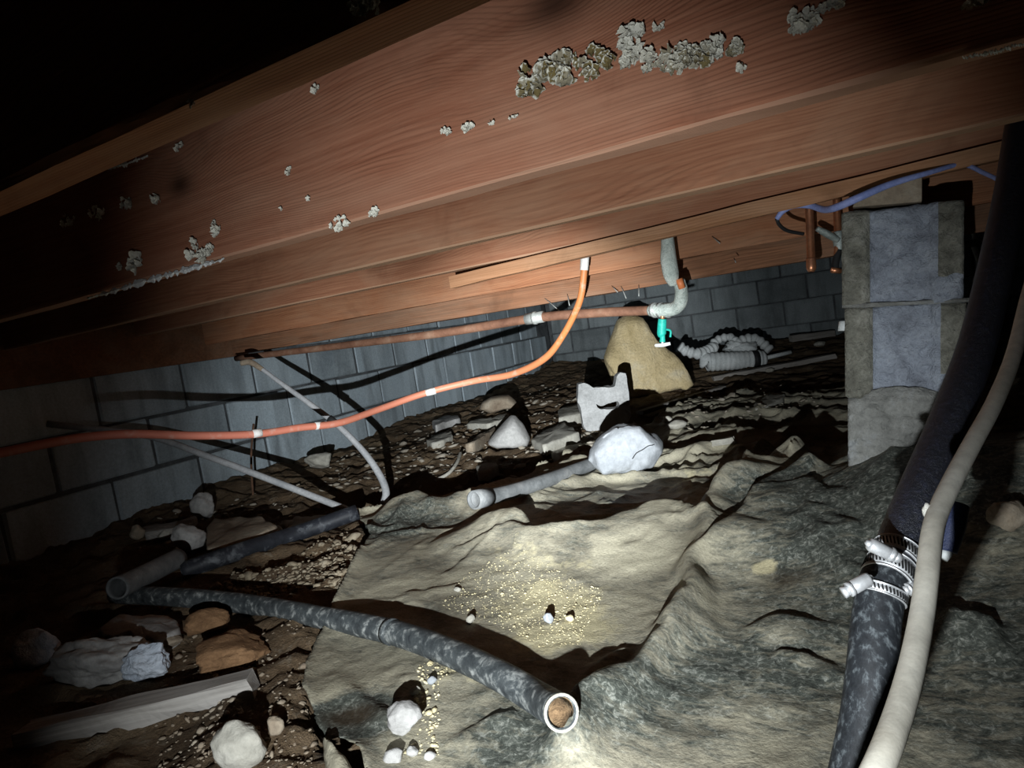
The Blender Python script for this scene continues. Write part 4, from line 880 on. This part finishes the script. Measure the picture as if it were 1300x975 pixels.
for i, a in enumerate([
    (404, 588, 40, 22, 'stone_pale', 'pale lumpy stone at the foot of the left wall behind the grey hose'),
    (257, 643, 34, 38, 'stone_grey', 'dark rounded stone leaning at the foot of the left wall'),
    (238, 690, 44, 42, 'stone_grey', 'grey angular stone just above the end of the short grey pipe'),
    (209, 683, 18, 14, 'stone_pale', 'small pale stone left of the grey angular stone'),
    (174, 680, 20, 20, 'stone_brown', 'small brown stone farthest left under the wall'),
    (302, 945, 74, 66, 'stone_pale', 'cream rounded stone beside the weathered board end'),
    (350, 926, 24, 26, 'stone_brown', 'small brown stone right of the cream rounded stone'),
    (514, 919, 50, 46, 'stone_grey', 'striped pale stone resting on the torn plastic corner'),
    (500, 964, 28, 22, 'stone_grey', 'small pale stone at the bottom edge of the sheet'),
    (523, 957, 18, 15, 'stone_grey', 'small roundish pebble right of the one at the bottom edge'),
    (546, 961, 16, 12, 'stone_grey', 'rounded pebble farthest right at the bottom edge of the sheet'),
    (697, 787, 15, 16, 'stone_white', 'white pebble alone on the yellow sand of the sheet'),
    (598, 787, 13, 13, 'stone_pale', 'pale pebble on the sheet just above the pipe shadow'),
    (581, 750, 10, 7, 'stone_pale', 'tiny pale pebble on the upper part of the sheet'),
    (549, 866, 13, 11, 'stone_white', 'white pebble nearest the pipe in the gravel spill'),
    (527, 878, 15, 12, 'stone_pale', 'pale pebble at the left tip of the gravel spill'),
    (724, 786, 12, 9, 'sand', 'yellowish pebble right of the white pebble on the sand'),
    (40, 828, 58, 52, 'stone_blue', 'bluish rounded lump in the dark at the left edge'),
    (862, 542, 26, 12, 'stone_pale', 'cream stone on the plastic right of the white rock'),
    (848, 534, 14, 10, 'stone_pale', 'small whitish stone behind the cream one, right of the white rock'),
    (935, 443, 22, 8, 'stone_white', 'small whitish stone beyond the white hose bundle') if 0 else
    (979, 470, 12, 6, 'stone_pale', 'tiny stone in front of the white hose bundle'),
    (1043, 437, 16, 7, 'stone_pale', 'small pale stone on the dark rear floor left of the pier'),
    (1288, 662, 50, 44, 'stone_brown', 'brown rock in the dark at the right edge'),
]): rock('stone', *a[:5], a[5], seed=i * 13 + 3, sub=4 if a[2] > 30 else 3, rough=.10, facets=9)
rock('rubble_lump', 118, 848, 150, 62, 'stone_grey', 'rough grey brown lump of rubble at lower left', seed=71, sub=5, rough=.16, depth_ratio=.5)
rock('rubble_lump', 185, 846, 64, 50, 'stone_blue', 'bluish white crumbly chunk at the right end of the rubble lump', seed=74, sub=5, rough=.14, depth_ratio=.7)
rock('soil_clod', 282, 832, 110, 40, 'soil_clod', 'orange brown clay mound between the rubble and the sheet', seed=81, sub=5, rough=.10, depth_ratio=.8, sink=.35, cat='clod')
rock('soil_clod', 255, 794, 66, 36, 'soil_clod', 'reddish clay clod right of the notched slate', seed=83, sub=4, rough=.10, depth_ratio=.7, sink=.3, cat='clod')
rock('stone', 213, 822, 34, 18, 'stone_brown', 'small flat brown stone under the notched slate', seed=85)
S_('slate', [(124, 795), (150, 774), (175, 777), (222, 786), (231, 799), (212, 810), (196, 818), (189, 811), (170, 806), (165, 800), (146, 806)], .03, 'stone_grey', 'flat notched grey slab at left below the black pipe', tilt=.04)
S_('stone_slab', [(262, 668), (272, 657), (300, 657), (330, 656), (352, 666), (330, 678), (290, 690), (262, 697)], .03, 'stone_brown', 'wide flat brown stone slab behind the dark pipe')
S_('stone_slab', [(362, 672), (372, 657), (395, 655), (428, 650), (436, 656), (400, 664)], .03, 'stone_pale', 'pale flat stone behind the right end of the dark pipe')
S_('board_piece', [(180, 668), (232, 660), (250, 652), (250, 658), (232, 668), (184, 675)], .025, 'grey_board', 'thin grey board piece along the foot of the left wall', cat='board')
def board(name, a, b, wd, h, mat, label, lift=0.0, roll=0.0, wob=.003):
    A, B = surf(*a), surf(*b); A = A + np.array([0, 0, lift]); B = B + np.array([0, 0, lift]); t = B - A; L = np.linalg.norm(t); t /= L
    s = np.cross([0, 0, 1.0], t); s /= np.linalg.norm(s); n = np.cross(t, s); V = []; Fc = []; seg = 26
    prof = [(-.5, 0), (.5, 0), (.52, .5), (.5, .97), (.44, 1), (-.44, 1), (-.5, .97), (-.52, .5)]; k = len(prof)
    for i in range(seg):
        x_ = i / (seg - 1) * L
        for j, (p, q) in enumerate(prof):
            e = wob * float(vnoise(x_ * 12, j * 2.3, 0, int(a[0]))); V.append(t * (x_ + (wob * 3 * float(vnoise(j * 1.7, i, 0, 5)) if i in (0, seg - 1) else 0)) + s * (p * wd + e) + n * (q * h + e))
    for i in range(seg - 1):
        for j in range(k): j2 = (j + 1) % k; Fc.append((i * k + j, i * k + j2, (i + 1) * k + j2, (i + 1) * k + j))
    Fc.append(tuple(range(k))[::-1]); Fc.append(tuple((seg - 1) * k + j for j in range(k)))
    me = mesh(name, V, Fc, mat, False); ang = math.atan2(t[1], t[0]); ca, sa = math.cos(-ang), math.sin(-ang)
    for v in me.vertices: v.co = Vector((v.co.x * ca - v.co.y * sa, v.co.x * sa + v.co.y * ca, v.co.z))
    o = link(name, me, None, A); o.rotation_euler.z = ang
    return tag(o, label, 'board')
board('weathered_board', (30, 947), (326, 876), .045, .034, 'grey_board', 'weathered grey wooden board at lower left beside the cream stone', lift=-.004)
board('wood_strip', (905, 484), (1060, 455), .05, .03, 'grey_board', 'long narrow board across the rear floor left of the pier')
board('wood_strip', (1004, 434), (1058, 427), .05, .05, 'grey_board', 'short grey board far back near the rear wall')
board('wood_strip', (812, 527), (918, 494), .04, .02, 'grey_board', 'thin grey lath lying behind the white rock')
board('wood_strip', (905, 567), (934, 562), .03, .02, 'stone_pale', 'small pale ridged strip on the plastic right of the white rock')
S_('tile_piece', [(956, 514), (975, 500), (997, 499), (994, 505), (972, 517), (958, 519)], .02, 'stone_pale', 'flat pale tile fragment on the dark floor left of the pier')
# white corrugated hose bundle
def gz(px, py, dz=0.0): p = surf(px, py); return p + np.array([0, 0, dz])
c0 = surf(930, 470); dd = (c0 - CAM) @ VIEW; s5 = dd / F
bundle = empty('vent_hose_bundle', c0, 'bundle of white corrugated hose and a white canister on the rear floor', 'hose')
tube('canister', [at(897, 460, dd), at(900, 459.5, dd), at(925, 458.5, dd), at(952, 457, dd), at(956, 457, dd)], [9 * s5, 11.5 * s5, 11.5 * s5, 11.5 * s5, 11 * s5], 'white_plastic', bundle, nseg=22, sub=14, ridge=(.0035, 190))
tube('end_ring', [at(955, 457, dd - .01), at(963, 456, dd - .01)], [12 * s5, 11 * s5], 'black_rubber', bundle, nseg=22, spline=False)
tube('end_cap', [at(962, 456, dd - .012), at(966, 455.7, dd - .012), at(972, 455, dd - .012)], [10.5 * s5, 11 * s5, 8 * s5], 'white_plastic', bundle, nseg=22, ridge=(.004, 200))
tube('outlet_tube', [at(970, 455, dd - .02), at(1004, 447, dd - .02)], 2.6 * s5, 'white_plastic', bundle, spline=False)
tube('ribbed_hose', [at(862, 440, dd), at(872, 446, dd), at(886, 449, dd), at(897, 446, dd + .05), at(908, 440, dd + .1)], 6.5 * s5, 'white_plastic', bundle, sub=16, ridge=(.006, 150))
tube('ribbed_hose', [at(903, 441, dd + .12), at(910, 432, dd + .15), at(925, 428, dd + .15), at(933, 433, dd + .12), at(925, 441, dd + .1)], 5 * s5, 'white_plastic', bundle, sub=14, ridge=(.005, 150))
tube('ribbed_hose', [at(930, 440, dd + .1), at(945, 431, dd + .12), at(958, 430, dd + .12), at(968, 436, dd + .1), at(978, 445, dd + .06)], 6 * s5, 'white_plastic', bundle, sub=14, ridge=(.005, 150))
V, Fc = rock_verts(8, 4, 9, .2); link('crumpled_liner', fast_mesh('crumpled_liner', V * np.array([20 * s5, .12, 9 * s5]) + at(938, 440, dd + .14) - c0, Fc, 'white_plastic'), bundle)
# loose small stuff
def scatter(name, n, region, size, mat, seed, flatness=.6, label=None, sub=1, cat='gravel'):
    g = np.random.default_rng(seed); V0, F0 = ICO[sub]; VV = []; FF = []; P = np.array(region, float); lo, hi = P.min(0), P.max(0)
    C = g.uniform(lo, hi, (n * 12, 2)); C = C[inside(C[:, 0], C[:, 1], P)][:n]
    Wp = np.array([flat(*p)[:2] for p in C]); Z = np.where(inside(Wp[:, 0], Wp[:, 1]), hsheet(Wp[:, 0], Wp[:, 1]), hsoil(Wp[:, 0], Wp[:, 1]))
    for k in range(len(C)):
        r = size * g.lognormal(-.1, .5)
        A = V0 * (1 + .25 * g.normal(size=(len(V0), 1)).clip(-1, 1)) * np.array([r, r * g.uniform(.6, 1), r * flatness]); a = g.uniform(0, 6.28); ca, sa = math.cos(a), math.sin(a)
        A = np.column_stack([A[:, 0] * ca - A[:, 1] * sa, A[:, 0] * sa + A[:, 1] * ca, A[:, 2] + .3 * A[:, 0] * g.normal()]) + np.array([Wp[k, 0], Wp[k, 1], Z[k] + r * flatness * .2]); FF.append(F0 + k * len(V0)); VV.append(A)
    A = np.vstack(VV); c = np.array([*A.mean(0)[:2], A[:, 2].min()])
    o = link(name, fast_mesh(name, A - c, np.vstack(FF), mat, False), None, c); tag(o, label, cat, kind='stuff')
scatter('gravel', 900, [(262, 738), (330, 712), (440, 672), (468, 690), (440, 742), (330, 745)], .0048, 'gravel', 1, flatness=.5, label='stony gravel in the soil between the dark pipe and the sheet', sub=2)
scatter('gravel', 260, [(520, 885), (545, 845), (590, 840), (612, 850), (560, 880), (560, 965), (500, 970), (540, 930)], .0022, 'sand', 2, label='spill of small pale gravel on the sheet below the pipe')
scatter('sand_grains', 1700, [(590, 745), (660, 715), (720, 745), (770, 760), (740, 830), (690, 835), (620, 800), (560, 780)], .0011, 'sand', 3, label='yellow sandy grit strewn over the middle of the sheet', cat='sand')
scatter('rubble_chips', 900, [(380, 620), (430, 580), (540, 545), (660, 500), (760, 478), (770, 540), (750, 575), (680, 600), (560, 605)], .011, 'chips', 4, flatness=.35, label='small stone chips strewn along the foot of the left wall', cat='rubble')
scatter('rubble_chips', 260, [(850, 525), (900, 495), (1000, 490), (1060, 520), (950, 550), (880, 560)], .009, 'chips', 5, flatness=.4, label='crumbs of rubble on the plastic and soil left of the pier', cat='rubble')
scatter('soil_crumbs', 600, [(200, 975), (190, 860), (230, 800), (380, 790), (405, 830), (385, 880), (410, 975)], .0032, 'stone_brown', 6, flatness=.5, label='crumbs of brown soil in the lower left corner beside the sheet', cat='soil')
scatter('rubble_chips', 200, [(160, 700), (200, 660), (380, 610), (430, 640), (300, 690)], .010, 'chips', 8, flatness=.4, label='chips and crumbs on the dark soil under the left wall behind the dark pipe', cat='rubble')
